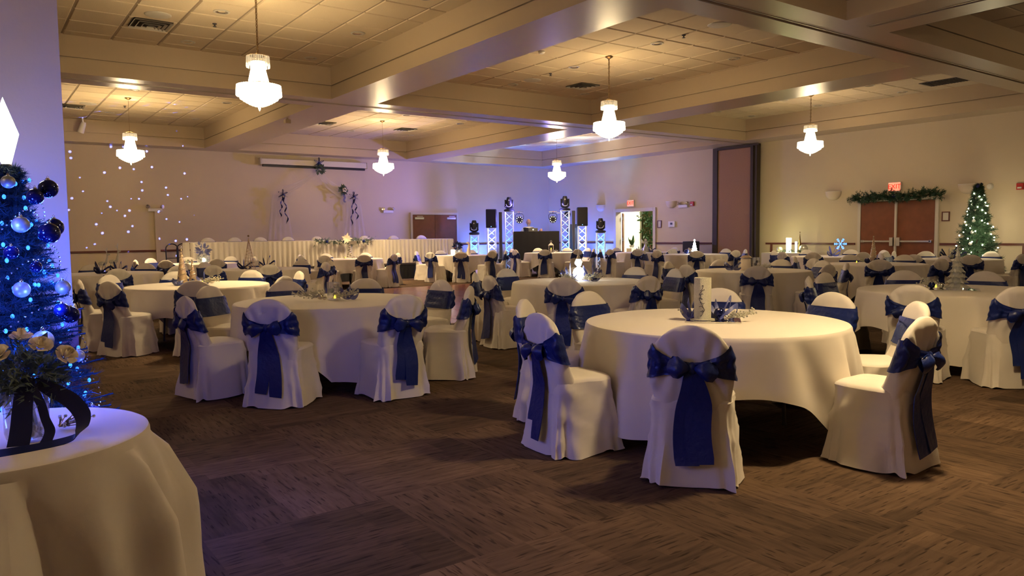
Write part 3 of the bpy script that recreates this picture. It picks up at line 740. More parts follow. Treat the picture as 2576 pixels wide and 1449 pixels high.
truss_cache = {}
def truss_meshes(h, w=.29):
    ch = []
    for (x, y) in ((-1, -1), (1, -1), (1, 1), (-1, 1)):
        ch.append(MB().tube([(x * w / 2, y * w / 2, .02), (x * w / 2, y * w / 2, h - .02)], .022, 8))
    br = MB(); n = max(3, round((h - .1) / .27)); st = (h - .1) / n
    for k in range(n):
        z0 = .05 + k * st; z1 = z0 + st
        for a, b in (((-1, -1), (1, -1)), ((1, -1), (1, 1)), ((1, 1), (-1, 1)), ((-1, 1), (-1, -1))):
            p = [Vector((a[0] * w / 2, a[1] * w / 2, 0)), Vector((b[0] * w / 2, b[1] * w / 2, 0))]
            zz = Vector((0, 0, 1))
            br.tube([p[0] + zz * z0, p[1] + zz * z1], .011, 6)
            if (a[1] == b[1]): br.tube([p[1] + zz * z0, p[0] + zz * z1], .011, 6)
    pl = MB().bbox(-.165, -.165, 0, .165, .165, .02); pt = MB().bbox(-w / 2 - .02, -w / 2 - .02, h - .02, w / 2 + .02, w / 2 + .02, h)
    return ch, br, pl, pt
def truss(x, y, h, label, col, pw, metal='aluminium'):
    e = empty('truss_tower', (x, y, 0), DR); tag(e, label, 'truss')
    ch, br, pl, pt = truss_meshes(h)
    for c in ch: obj('chord', c, metal, e)
    obj('bracing', br, metal, e); obj('base_plate', pl, 'aluminium', e); obj('top_plate', pt, 'aluminium', e)
    u = empty('uplight', (x, y, .022), DR); tag(u, 'small LED uplight standing inside the %s' % label.split(',')[0], 'light')
    obj('housing', MB().lathe([(.06, 0), (.07, .01), (.07, .10), (.06, .115), (.055, .10), (0, .10)], 16), 'black_plastic', u)
    nm = 'emit_led_%d' % len([k for k in MATS if k.startswith('emit_led')]); mat(nm, col, emit=col, es=30)
    obj('lens', MB().lathe([(.05, .102), (0, .106)], 16), nm, u)
    lamp('SPOT', (x, y, .15), pw, col, .05, aim=(x, y, 4), spot=44, blend=.6, name='uplight_beam')
    n = Vector((-.61, -.79, 0))
    return e
mat('truss_white', (.85, .87, .92), .5, .3)
CY = (.02, .32, 1.0); WHT = (.50, .66, 1.0)
truss(15.24, 23.49, 1.40, 'short truss tower farthest left, under a moving head light', CY, 450, 'truss_white')
truss(15.77, 23.13, 1.65, 'bright truss tower under the left loudspeaker', WHT, 1300, 'truss_white')
truss(16.31, 22.75, 2.24, 'tall truss tower at the left end of the booth', CY, 600, 'truss_white')
truss(17.95, 21.50, 2.25, 'tall truss tower at the right end of the booth', CY, 600, 'truss_white')
truss(18.42, 21.08, 1.68, 'bright truss tower under the right loudspeaker', WHT, 1300, 'truss_white')
truss(18.93, 20.64, 1.42, 'short truss tower farthest right, under a moving head light', CY, 450, 'truss_white')

def moving_head(x, y, z, label):
    e = empty('moving_head_light', (x, y, z), DR); tag(e, label, 'stage light')
    obj('base', MB().lathe([(.15, 0), (.19, .012), (.20, .05), (.17, .08), (.09, .10), (.05, .13), (0, .13)], 20), 'black_plastic', e)
    yk = MB()
    def arm(sg):
        yk.grid(lambda u, v: (sg * (.135 + .03 * math.cos(2 * PI * u)), .045 * math.sin(2 * PI * u) * (1.1 - .3 * v), .16 + .27 * v), 12, 6, cu=True)
        yk.add([(sg * (.135 + .03 * math.cos(2 * PI * i / 12)), .036 * math.sin(2 * PI * i / 12), .43) for i in range(12)], [tuple(range(12))])
    arm(-1); arm(1); yk.tube([(-.15, 0, .20), (-.10, 0, .145), (0, 0, .125), (.10, 0, .145), (.15, 0, .20)], .035, 10)
    obj('yoke', yk, 'black_plastic', e)
    hd = MB().lathe([(0, .17), (.06, .175), (.10, .20), (.112, .26), (.108, .38), (.09, .47), (.07, .525), (.06, .53), (0, .53)], 20); h = obj('lamp_head', hd, 'black_plastic', e)
    obj('trim_arc', MB().tube([(.105 * math.cos(a), -.085 - .03 * abs(math.sin(a)), .27 + .10 * math.sin(a) * 1.0) for a in [PI + i * PI / 10 for i in range(11)]], .008, 6), 'white_plastic', e)  # yoke's reflection modelled as a pale arc, not a trim piece
    t = MB(); t.add([(-.022, -.108, .40), (.022, -.108, .40), (0, -.104, .44), (-.022, -.100, .40), (.022, -.100, .40), (0, -.096, .44)], [(0, 1, 2), (5, 4, 3), (0, 3, 4, 1), (1, 4, 5, 2), (2, 5, 3, 0)])
    obj('emblem', t, 'white_plastic', h, smooth=False)
    return e
moving_head(15.24, 23.49, 1.40, 'black moving head light on the short truss farthest left')
moving_head(16.31, 22.75, 2.24, 'black moving head light on the tall truss left of the booth')
moving_head(17.95, 21.50, 2.25, 'black moving head light on the tall truss right of the booth')
moving_head(18.93, 20.64, 1.42, 'black moving head light on the short truss farthest right')
def speaker(x, y, z, label, w=.39, h=.68):
    e = empty('loudspeaker', (x, y, z), DR); tag(e, label, 'loudspeaker')
    obj('cabinet', MB().bbox(-w / 2, -.17, 0, w / 2, .2, h, .02), 'black_plastic', e)
    obj('grille', MB().bbox(-w / 2 + .015, -.185, .02, w / 2 - .015, -.168, h - .02, .004), 'black_fabric', e)
    obj('status_light', MB().sphere((0, -.19, .04), .012, 8, 6), 'emit_cyan', e)
speaker(15.77, 23.13, 1.65, 'black loudspeaker on the bright left truss'); speaker(18.42, 21.08, 1.68, 'black loudspeaker on the bright right truss')
def column(x, y, h, label):
    e = empty('column_speaker', (x, y, 0), DR); tag(e, label, 'loudspeaker')
    obj('sub_base', MB().bbox(-.10, -.12, 0, .10, .14, .5, .02), 'black_plastic', e); obj('column', MB().bbox(-.06, -.06, .5, .06, .06, h, .012), 'dark_grey', e)
column(16.02, 22.90, 2.22, 'slim dark column speaker between the two left truss towers'); column(18.19, 21.30, 2.24, 'slim dark column speaker between the two right truss towers')
def par_can(x, y, z, sg, label):
    e = empty('wash_light', (x, y, z), DR); tag(e, label, 'stage light')
    obj('bar', MB().box(-.15, -.02, .27, .15, .02, .30).box(sg * .14, -.02, .22, sg * .34, .02, .25), 'aluminium', e, smooth=False)
    obj('bracket', MB().tube([(-.15, 0, .02), (-.15, 0, .16), (-.1, 0, .22), (.1, 0, .22), (.15, 0, .16), (.15, 0, .02)], .012, 6).tube([(0, 0, .22), (0, 0, .3)], .015, 6), 'black_plastic', e)
    obj('housing', MB().lathe([(0, .12), (.10, .11), (.135, .04), (.135, -.07), (.12, -.085), (0, -.085)], 20, axis='y'), 'black_plastic', e)
    for i in range(8):
        a = 2 * PI * (i + .5) / 8; obj('led', MB().sphere((.10 * math.cos(a), -.088, .10 * math.sin(a)), .013, 8, 6), 'emit_soft', e)
    obj('indicator', MB().sphere((sg * .02, -.03, .29), .012, 8, 6), 'exit_red', e)
par_can(16.62, 22.53, 1.93, -1, 'black wash light with a ring of LEDs, left of the disc jockey'); par_can(17.60, 21.78, 1.93, 1, 'black wash light with a ring of LEDs, right of the disc jockey')
# booth
e = empty('dj_booth', (17.11, 22.145, 0), DR); tag(e, 'tall black cloth-covered disc jockey booth between the tall trusses', 'booth')
obj('worktop', MB().bbox(-.83, -.32, 1.46, .83, .35, 1.50), 'black_plastic', e)
def drape(u, v):
    s = u * 4; w_, d_ = .835, .33
    if s < 1: x, y = -w_ + 2 * w_ * s, -d_
    elif s < 2: x, y = w_, -d_ + 2 * d_ * (s - 1)
    elif s < 3: x, y = w_ - 2 * w_ * (s - 2), d_
    else: x, y = -w_, d_ - 2 * d_ * (s - 3)
    k = .008 * math.sin(u * 170) * (1 - v)
    return (x * (1 + k), y * (1 + 3 * k) - .02 * (1 - v) * (s < 1), 1.495 * v)
obj('black_drape', MB().grid(drape, 240, 5, cu=True), 'black_fabric', e)
bk = lambda lx, ly, z: (17.11 + lx * .791 + ly * .6115, 22.145 - lx * .6115 + ly * .791, z)
e = empty('laptop', bk(-.12, .02, 1.50), DR); tag(e, 'open silver laptop on the black booth', 'laptop')
obj('base', MB().bbox(-.17, -.10, 0, .17, .14, .014, .004), 'silver_matte', e)
l = obj('lid', MB().bbox(-.17, -.005, 0, .17, .005, .125, .003), 'silver_matte', e, loc=(0, -.10, .012)); l.rotation_euler = (.55, 0, 0)
obj('glowing_logo', MB().lathe([(0, -.007), (.018, -.007), (.018, -.004), (0, -.004)], 16, c=(0, 0, .062), axis='y'), 'emit_white', l)
e = empty('amplifier_rack', (18.02, 21.62, 0), DR); tag(e, 'dark equipment rack behind the tall right truss', 'rack')
obj('case', MB().bbox(.12, .14, 0, .52, .6, 1.75, .02), 'dark_grey', e); obj('round_lamp', MB().sphere((.12, .25, 2.1), .13, 14, 10).tube([(.2, .3, 1.75), (.13, .26, 2.0)], .02, 6), 'black_plastic', e)

# the disc jockey
def person():
    e = empty('person', (17.24, 22.80, 0), DR + .12); tag(e, 'bald bearded person in white shirt and black vest behind the laptop', 'person')
    V = [(0, 0, .98), (0, .01, 1.16), (0, .01, 1.36), (0, .01, 1.58), (0, 0, 1.66), (0, -.01, 1.70),         # pelvis..neck
         (-.10, 0, .92), (-.12, -.01, .52), (-.13, .01, .10), (-.13, -.14, .05),
         (.10, 0, .92), (.12, -.01, .52), (.13, .01, .10), (.13, -.14, .05),
         (-.14, .01, 1.60), (-.225, .02, 1.56), (-.29, -.02, 1.28), (-.24, -.26, 1.30), (-.235, -.33, 1.34),
         (.14, .01, 1.60), (.225, .02, 1.56), (.31, -.06, 1.34), (.42, -.28, 1.53), (.44, -.33, 1.58)]
    Ed = [(0, 1), (1, 2), (2, 3), (3, 4), (4, 5), (0, 6), (6, 7), (7, 8), (8, 9), (0, 10), (10, 11), (11, 12), (12, 13), (3, 14), (14, 15), (15, 16), (16, 17), (17, 18), (3, 19), (19, 20), (20, 21), (21, 22), (22, 23)]
    R = [.15, .15, .165, .13, .065, .058, .095, .065, .045, .04, .095, .065, .045, .04, .075, .06, .046, .036, .028, .075, .06, .046, .036, .028]
    me = bpy.data.meshes.new('body'); me.from_pydata(V, Ed, []); o = bpy.data.objects.new('body', me); C.objects.link(o); o.parent = e; me.materials.append(MATS['skin'])
    sk = o.modifiers.new('skin', 'SKIN'); me2 = o.data
    if not me2.skin_vertices:
        me2.attributes  # layer is made by the modifier below when missing
    try:
        import bmesh
        b = bmesh.new(); b.from_mesh(me2); L = b.verts.layers.skin.verify()
        for i, v in enumerate(b.verts): v[L].radius = (R[i], R[i] * (.72 if i < 4 else 1)); v[L].use_root = (i == 0)
        b.to_mesh(me2); b.free()
    except Exception as ex: print('skin', ex)
    sb = o.modifiers.new('sub', 'SUBSURF'); sb.levels = 1; sb.render_levels = 1
    # bake to a plain mesh so the clothes can be cut from it
    dg = bpy.context.evaluated_depsgraph_get(); dg.update(); ev = bpy.data.meshes.new_from_object(o.evaluated_get(dg)); o.modifiers.clear(); o.data = ev; ev.materials.clear(); ev.materials.append(MATS['skin'])
    for p in ev.polygons: p.use_smooth = True
    def cloth(name, m, test, off):
        vs = [v.co + v.normal * off for v in ev.vertices]; fs = [tuple(p.vertices) for p in ev.polygons if test(p.center)]
        return obj(name, MB().add(vs, fs), m, e, smooth=True)
    cloth('shirt', 'shirt', lambda c: abs(c.z - 1.32) < .36 and not (c.y < -.27), .010)
    cloth('vest', 'vest', lambda c: abs(c.z - 1.28) < .355 and abs(c.x) < .185 and not (abs(c.x) < .045 and c.y < 0 and c.z > 1.38), .020)
    cloth('trousers', 'vest', lambda c: .10 < c.z < .97, .012)
    hd = MB()
    def head(u, v):
        a = 2 * PI * u; t = v * PI; r = math.sin(t); z = -math.cos(t)
        x = .090 * r * math.cos(a); y = .100 * r * math.sin(a); zz = .120 * z
        if z < -.2: x *= 1 - .22 * (-z - .2); y = y * (1 - .15 * (-z)) - .012 * (-z)
        return (x, y - .015, 1.845 + zz)
    hd.grid(head, 20, 15, cu=True)
    hd.sphere((0, -.118, 1.835), .017, 10, 8, (.8, 1, 1.6))
    for s in (-1, 1): hd.sphere((s * .092, -.005, 1.84), .026, 10, 8, (.35, .7, 1.2))
    h = obj('head', hd, 'skin', e, smooth=True); 
    for s in (-1, 1):
        obj('eye', MB().sphere((s * .032, -.104, 1.86), .012, 10, 8), 'white_plastic', h); obj('pupil', MB().sphere((s * .032, -.114, 1.86), .005, 8, 6), 'black_plastic', h)
    obj('mouth', MB().sphere((0, -.102, 1.785), .022, 10, 6, (1, .35, .3)), 'red_plastic', h)
    bd = MB(); bd.grid(lambda u, v: (.072 * math.cos(PI * (1 + u)) * (1 - .25 * v), -.028 + .088 * math.sin(PI * (1 + u)) * (1 - .1 * v) + .0, 1.795 - .075 * v - .012 * math.sin(PI * u)), 14, 5)
    obj('beard', bd, 'beard', h)
    for s, (px, py, pz) in ((-1, (-.235, -.35, 1.35)), (1, (.44, -.35, 1.60))):
        hm = MB().sphere((0, -.035, 0), .042, 12, 8, (.95, 1.1, .38))
        for k, (fx, fl) in enumerate(((-.028, .068), (-.010, .078), (.009, .072), (.027, .058))):
            hm.tube([(fx, -.06, 0), (fx * 1.15, -.06 - fl * .5, -.004), (fx * 1.2, -.06 - fl * .8, -.018), (fx * 1.2, -.06 - fl, -.034)], [.0095, .009, .0085, .007], 7)
        hm.tube([(-s * .030, -.02, -.002), (-s * .055, -.045, -.008), (-s * .058, -.075, -.016)], [.012, .010, .008], 7)
        q = obj('hand', hm, 'skin', e, loc=(px, py, pz)); q.rotation_euler = ((-.5 if s < 0 else .9), 0, 0)
person()

# stage, head table and its chairs
e = empty('stage', (9.2, 23.4, 0)); tag(e, 'low black-skirted stage platform along the back wall', 'stage')
obj('deck', MB().bbox(-4.35, -1.55, .44, 4.3, 1.55, .50), 'carpet', e, smooth=False)
def sk_(u, v): x = -4.34 + 8.63 * u; return (x, -1.552 - .012 * (1 + math.sin(x * 38)) * (1 - .4 * v), .475 * v + .004)
obj('stage_skirt', MB().grid(sk_, 900, 3).box(-4.34, -1.54, 0, 4.29, -1.50, .44), 'black_fabric', e)
obj('edge_rail', MB().box(-4.35, -1.57, .455, 4.3, -1.55, .50), 'dark_grey', e, smooth=False)
HT0, HT1, HY = 4.97, 13.42, 22.02
e = empty('head_table', ((HT0 + HT1) / 2, HY + .38, .5)); tag(e, 'long head table with pleated white skirting on the stage', 'table')
hw = (HT1 - HT0) / 2
obj('tabletop', MB().bbox(-hw + .02, -.36, .735, hw - .02, .38, .765), 'wood_door', e)
for i in range(5):
    for y in (-.3, .32): obj('leg', MB().tube([(-hw + .3 + i * (2 * hw - .6) / 4, y, 0), (-hw + .3 + i * (2 * hw - .6) / 4, y, .735)], .016, 6), 'steel', e)
c = obj('tablecloth', MB().bbox(-hw, -.38, 0, hw, .40, .012, .004), 'table_linen', loc=((HT0 + HT1) / 2, HY + .38, 1.266), smooth=False); tag(c, 'white linen top cloth along the head table on the stage', 'tablecloth')
rr = random.Random(3); ph = [rr.uniform(0, 6) for _ in range(6)]
def pleat(x, v): return .022 * (1.25 - v) * math.sin(x * 46 + 1.5 * math.sin(x * 3.1 + ph[0]) + ph[1]) + .018 * (1 - v) * math.sin(x * 9 + ph[2])
def front(u, v): x = -hw + 2 * hw * u; return (x, -.405 + pleat(x, v), .01 + .755 * v)
def side(sg): return lambda u, v: (sg * (hw + .02 + pleat(u * .8, v)), -.39 + .78 * u, .01 + .755 * v)
obj('table_skirt', MB().grid(front, 1500, 4).grid(side(-1), 90, 4).grid(side(1), 90, 4), 'table_linen', e)
HX = [5.79, 6.56, 7.33, 8.20, 9.15, 10.80, 11.88, 12.96]
posw = ['leftmost', 'second from the left', 'third from the left', 'fourth from the left', 'fourth from the right', 'third from the right', 'second from the right', 'rightmost']
for i, x in enumerate(HX): chair(x, 23.08, PI, 'navy-sashed white chair behind the head table, %s' % posw[i], None, False, z=.5)

# ------------------------------------------------------------ greenery helper
def needles(m, p, d, length, n, nl, nw, rng, spread=1.0):
    d = Vector(d).normalized(); a = d.orthogonal().normalized(); b = d.cross(a)
    for i in range(n):
        t = rng.random(); q = Vector(p) + d * (length * t); an = rng.uniform(0, 2 * PI)
        dirn = (d * .55 + (a * math.cos(an) + b * math.sin(an)) * spread).normalized(); l = nl * rng.uniform(.7, 1.2); s = dirn.cross(d)
        s = s.normalized() * nw if s.length > 1e-6 else a * nw
        k = len(m.v); m.v += [tuple(q - s), tuple(q + s), tuple(q + dirn * l)]; m.f.append((k, k + 1, k + 2))
def fir(name, x, y, z0, h, rb, label, matn, nb, nn, nl, nw, seed, rt=.04, cat='christmas tree'):
    rng = random.Random(seed); e = empty(name, (x, y, z0)); tag(e, label, cat)
    obj('trunk', MB().tube([(0, 0, 0), (0, 0, h * .97)], [.03, .008], 8), 'rail_wood', e)
    m = MB()
    for i in range(nb):
        t = (i + rng.random()) / nb; z = h * (.06 + .92 * t); L = (rb * (1 - t) ** .9 + rt) * rng.uniform(.72, 1.12); a = i * 2.39996 + rng.uniform(-.2, .2)
        d = Vector((math.cos(a), math.sin(a), rng.uniform(-.1, .25) + .9 * max(0, t - .9) * 8)); p = Vector((0, 0, z))
        needles(m, p + d.normalized() * L * .25, d, L * .75, nn, nl, nw, rng)
        m.tube([p, p + d.normalized() * L], .004, 3)
        for s in (-1, 1):
            d2 = d.copy(); d2.rotate(Matrix.Rotation(s * .6, 3, 'Z')); needles(m, p + d.normalized() * L * .45, d2, L * .42, nn // 2, nl, nw, rng)
    o = obj('branches', m, matn, e, smooth=False); o['kind'] = 'stuff'
    obj('stand', MB().lathe([(.16, 0), (.15, .03), (.05, .05), (.04, .12), (0, .12)], 16), 'dark_grey', e)
    return e
# blue-lit tree
BX, BYY = .15, 3.93
fir('christmas_tree', BX, BYY, 0, 1.72, .40, 'slender dark fir tree with blue lights and balls at the left edge', 'dark_needles', 640, 76, .036, .0015, 5, .07)
def ornament(x, y, z, r, m, label, group=None):
    e = empty('ornament', (x, y, z)); tag(e, label, 'ornament', group)
    obj('ball', MB().sphere((0, 0, 0), r, 22, 14), m, e); obj('cap', MB().lathe([(r * .22, r * .94), (r * .22, r * 1.12), (0, r * 1.14)], 10), 'silver', e)
    obj('hook', MB().tube([(0, 0, r * 1.1), (r * .12, 0, r * 1.25), (0, 0, r * 1.38), (-r * .12, 0, r * 1.25), (0, 0, r * 1.12)], r * .03, 5), 'silver', e)
orn = [(.145, 3.62, 1.64, .034, 'pearl_ball', 'large pearly silver ball at the top of the blue-lit tree'),
 (.178, 3.60, 1.47, .043, 'pearl_ball', 'pearly silver ball left of the dark blue pair on the tree'),
 (.168, 3.60, 1.21, .042, 'pearl_ball', 'pearly silver ball at mid height, left side of blue tree'),
 (.315, 3.64, 1.21, .039, 'pearl_ball', 'pearly silver ball at mid height, right side of blue tree'),
 (.225, 3.50, 1.01, .052, 'pearl_ball', 'biggest pearly silver ball just above the roses'),
 (.355, 3.62, .92, .034, 'pearl_ball', 'small pearly silver ball half hidden right of the roses'),
 (.285, 3.68, 1.62, .050, 'navy_ball', 'shiny navy ball sticking out at the upper right of blue tree'),
 (.235, 3.64, 1.585, .043, 'navy_ball', 'shiny navy ball beside the uppermost right navy ball'),
 (.275, 3.62, 1.435, .055, 'navy_ball', 'large shiny navy ball, front one of the pair at right'),
 (.300, 3.70, 1.46, .050, 'navy_ball', 'shiny navy ball, rear one of the pair at right'),
 (.335, 3.62, 1.095, .046, 'navy_ball', 'shiny navy ball at the right edge below the silver ball'),
 (.300, 3.56, 1.12, .040, 'navy_ball', 'shiny navy ball inward of the right edge at mid height'),
 (.14, 3.58, 1.36, .036, 'navy_ball', 'shiny navy ball between the two left silver balls'),
 (.40, 3.66, .66, .045, 'navy_ball', 'shiny teal-navy ball low on the tree just behind the small table'),
 (.22, 3.58, 1.30, .030, 'navy_ball', 'small shiny navy ball near the middle of blue tree'),
 (.25, 3.56, .86, .040, 'navy_ball', 'shiny navy ball behind the rose bouquet')]
for o_ in orn: ornament(*o_[:3], o_[3] * .76, *o_[4:])
rng = random.Random(12)
e = empty('light_string', (BX, BYY, 0)); tag(e, 'string of bright blue fairy lights wound round the slender tree', 'string lights')
bm = MB().sphere((0, 0, 0), .0072, 8, 6, (1, 1, 1.4)).mesh('bulb', 'emit_blue', 'auto'); pts = []
for i in range(165):
    t = i / 165; z = .35 + 1.32 * t; a = i * 1.13 + rng.uniform(-.3, .3); r = (.37 * (1 - z / 1.72) ** .9 + .07) * rng.uniform(.8, 1.0)
    q = (r * math.cos(a), r * math.sin(a), z + rng.uniform(-.03, .03)); pts.append(q); obj('bulb', bm, parent=e, loc=q)
obj('wire', MB().tube(pts, .0015, 3), 'dark_needles', e)
for (q, pw) in (((.10, 3.50, 1.45), .9), ((.26, 3.50, 1.15), 1.1), ((.05, 3.46, .98), 1.0), ((.46, 3.62, .74), .8), ((.45, 4.05, 1.25), 2.2), ((.40, 4.15, .95), 1.8), ((-.05, 4.2, 1.5), 2.0), ((.02, 3.5, 1.25), .8)):
    lamp('POINT', q, pw * 3.0, (.045, .10, 1), .03, name='fairy_glow')
for k in range(9):
    lamp('POINT', (BX + .16 * math.cos(k * 2.4), BYY - .10 + .14 * math.sin(k * 2.4), .75 + k * .10), 1.1, (.02, .12, 1), .02, name='fairy_glow')
e = empty('bead_garland', (BX, BYY, 0)); tag(e, 'thin silver bead garland looped round the blue-lit tree', 'garland')
m = MB()
for i in range(620):
    t = i / 620; z = .5 + 1.1 * t; a = t * 2 * PI * 5.3; r = (.37 * (1 - z / 1.72) ** .9 + .085)
    if i % 2 == 0: m.sphere((r * math.cos(a), r * math.sin(a), z + .035 * math.sin(a * 4)), .0042, 6, 4)
o = obj('beads', m, 'silver', e); o['kind'] = 'stuff'
# glowing topper
e = empty('tree_topper', (.155, 3.93, 1.735)); tag(e, 'glowing white faceted diamond topper on the blue-lit tree', 'tree topper')
m = MB(); h1, h0, rr_ = .285, -.0, .052
vs = [(0, 0, h1)] + [(rr_ * math.cos(i * PI / 3), rr_ * math.sin(i * PI / 3), .13) for i in range(6)] + [(.018 * math.cos(i * PI / 3), .018 * math.sin(i * PI / 3), 0) for i in range(6)]
m.add(vs, [(0, 1 + i, 1 + (i + 1) % 6) for i in range(6)] + [(1 + (i + 1) % 6, 1 + i, 7 + i, 7 + (i + 1) % 6) for i in range(6)] + [tuple(range(12, 6, -1))])
obj('diamond', m, 'emit_white', e, smooth=False); obj('holder', MB().lathe([(.012, -.05), (.02, -.04), (.02, .0), (0, .0)], 10), 'steel', e)

# white-lit tree on the right
fir('christmas_tree', 19.22, 7.98, 0, 2.42, .60, 'full green fir tree with white lights beside the right double door', 'green_needles', 300, 44, .10, .006, 9, .07)
e = empty('light_string', (19.22, 7.98, 0)); tag(e, 'string of warm white lights on the full green tree at right', 'string lights')
bm = MB().sphere((0, 0, 0), .016, 8, 6).mesh('bulb', 'emit_fairy', 'auto')
for i in range(72):
    z = .5 + 1.75 * i / 72; a = i * 1.9 + rng.uniform(-.3, .3); r = (.60 * (1 - z / 2.42) ** .9 + .05) * rng.uniform(.85, 1.0)
    obj('bulb', bm, parent=e, loc=(r * math.cos(a), r * math.sin(a), z))
for i in range(16):
    z = .8 + 1.4 * i / 16; a = PI + i * 2.1; r = .58 * (1 - z / 2.42) ** .9
    ornament(19.22 + r * math.cos(a), 7.98 + r * math.sin(a), z, .04, 'silver_matte', 'small silver ball on the white-lit green tree', 'silver balls on the white-lit tree')
e = empty('tree_bow', (19.22, 7.98, 2.42)); tag(e, 'navy ribbon bow on top of the white-lit green tree', 'bow')
for n, mb in bow_parts(3, (0, 0, 0)):
    if n != 'tail': obj(n, mb, 'navy_ribbon', e)
lamp('POINT', (18.5, 7.5, 1.3), 14, (1, .85, .5), .2, name='tree_glow')

# ------------------------------------------------------------ blue wall wash and effect lights
def wash(x, y, aim, pw, label, col=BLUE, spot=110):
    e = empty('wall_washer', (x, y, 0)); tag(e, label, 'light')
    obj('housing', MB().bbox(-.11, -.07, .03, .11, .07, .14, .01), 'black_plastic', e); obj('foot', MB().box(-.08, -.09, 0, .08, .09, .03), 'dark_grey', e, smooth=False)
    nm = 'emit_wash'
    if nm not in MATS: mat(nm, (.1, .2, 1), emit=(.08, .2, 1), es=20)
    obj('lens', MB().box(-.09, -.05, .14, .09, .05, .146), nm, e, smooth=False)
    lamp('SPOT', (x, y, .2), pw, col, .06, aim=aim, spot=spot, blend=.8, name='wash_beam')
wash(16.4, 24.25, (16.6, 25.3, 2.6), 240, 'blue LED washer on the floor by the far wall, left one')
wash(18.4, 24.25, (18.5, 25.3, 2.8), 220, 'blue LED washer on the floor by the far wall near the corner')
wash(19.3, 23.4, (20.3, 23.3, 2.8), 220, 'blue LED washer on the floor by the right wall near the corner')
wash(19.35, 21.75, (20.3, 21.7, 2.6), 220, 'blue LED washer on the floor beside the open exit doorway')
# wide wash from the rig into the hall
lamp('SPOT', (16.9, 22.0, 2.35), 760, (.25, .20, 1), .12, aim=(4, 24, 2.4), spot=120, blend=1, name='rig_beam')
lamp('SPOT', (17.5, 21.7, 2.35), 260, (.22, .20, 1), .12, aim=(18.5, 14.0, 2.4), spot=110, blend=1, name='rig_beam')
for src, tgt, pw, sp in (((1.7, 5.99, 4.31), (1.9, 4.3, 0), 90, 11), ((1.1, 5.99, 4.31), (.95, 3.3, 0), 70, 11), ((17.95, 21.5, 2.7), (16.5, 19.3, ZC), 90, 34), ((16.31, 22.75, 2.7), (15.2, 21.0, ZC), 90, 30), ((15.24, 23.49, 1.9), (14.6, 22.2, ZC), 70, 30)):  # first two are added unseen floor spots, the rest leave the moving heads
    src = (src[0] - .2, src[1] - .26, src[2])
    lamp('SPOT', src, pw, (.10, .22, 1), .02, aim=tgt, spot=sp, blend=.7, name='moving_beam')
# laser star projector on the beam: a spotlight with a speckled lens
e = empty('laser_projector', (6.1, 17.2, ZB - .02)); tag(e, 'small beige laser star projector under the ceiling beam', 'projector')
obj('housing', MB().bbox(-.06, -.08, -.11, .06, .08, -.02, .01), 'beam_paint', e); obj('bracket', MB().box(-.02, -.02, -.03, .02, .02, .02), 'beam_paint', e, smooth=False)
lo = lamp('SPOT', (5.98, 17.34, ZB - .1), 11000, (.12, .16, 1), 0, aim=(2.0, 25, 2.3), spot=54, blend=.15, name='laser_beam')
ld = lo.data; ld.use_nodes = True; nt = ld.node_tree; em = nt.nodes['Emission']
tc = nt.nodes.new('ShaderNodeTexCoord'); vo = nt.nodes.new('ShaderNodeTexVoronoi'); vo.inputs['Scale'].default_value = 30; vo.inputs['Randomness'].default_value = 1
lt = nt.nodes.new('ShaderNodeMath'); lt.operation = 'LESS_THAN'; lt.inputs[1].default_value = .125
nt.links.new(tc.outputs['Normal'], vo.inputs['Vector']); nt.links.new(vo.outputs['Distance'], lt.inputs[0]); nt.links.new(lt.outputs[0], em.inputs['Strength'])

# ------------------------------------------------------------ wall fittings
def face(name, wall, a, z, label, cat):
    # wall 'b': back wall (normal -Y), a = x ; wall 'r': right wall (normal -X), a = y. Local x runs right, local -y towards the room
    e = empty(name, (a, 25, z) if wall == 'b' else (20, a, z), 0 if wall == 'b' else -PI / 2); tag(e, label, cat); return e
def exit_sign(a, z, label):
    e = face('exit_sign', 'r', a, z, label, 'sign')
    obj('housing', MB().bbox(-.17, -.06, -.12, .17, 0, .12, .008), 'white_plastic', e)
    obj('face', MB().box(-.155, -.064, -.105, .155, -.060, .105), 'exit_glow', e, smooth=False)
    t = obj('lettering', text_mesh('EXIT', .17, 'exit_red'), None, e, loc=(0, -.066, 0)); t.rotation_euler = (PI / 2, 0, 0)
exit_sign(20.12, 2.49, 'red lit EXIT sign over the open doorway'); exit_sign(10.33, 2.54, 'red lit EXIT sign over the garlanded double door')
def sconce(a, z, label, lit=False):
    e = face('wall_sconce', 'r', a, z, label, 'sconce')
    def sh(u, v):
        t = PI * u; r = math.cos(v * PI / 2) ** .8
        return (.24 * r * math.cos(t), -.13 * r * math.sin(t) - .002, .10 - .24 * math.sin(v * PI / 2))
    obj('shade', MB().grid(sh, 20, 10), 'sconce', e); obj('rim', MB().tube([(.24 * math.cos(PI * i / 16), -.13 * math.sin(PI * i / 16), .10) for i in range(17)], .006, 6), 'white_plastic', e)
    obj('back_plate', MB().box(-.08, -.01, -.08, .08, 0, .08), 'brass', e, smooth=False)
sconce(21.78, 2.38, 'half bowl wall sconce left of the open exit doorway'); sconce(18.17, 2.38, 'half bowl wall sconce right of the open exit doorway')
sconce(12.09, 2.40, 'half bowl wall sconce left of the garlanded double door'); sconce(8.53, 2.40, 'half bowl wall sconce above the white-lit tree')
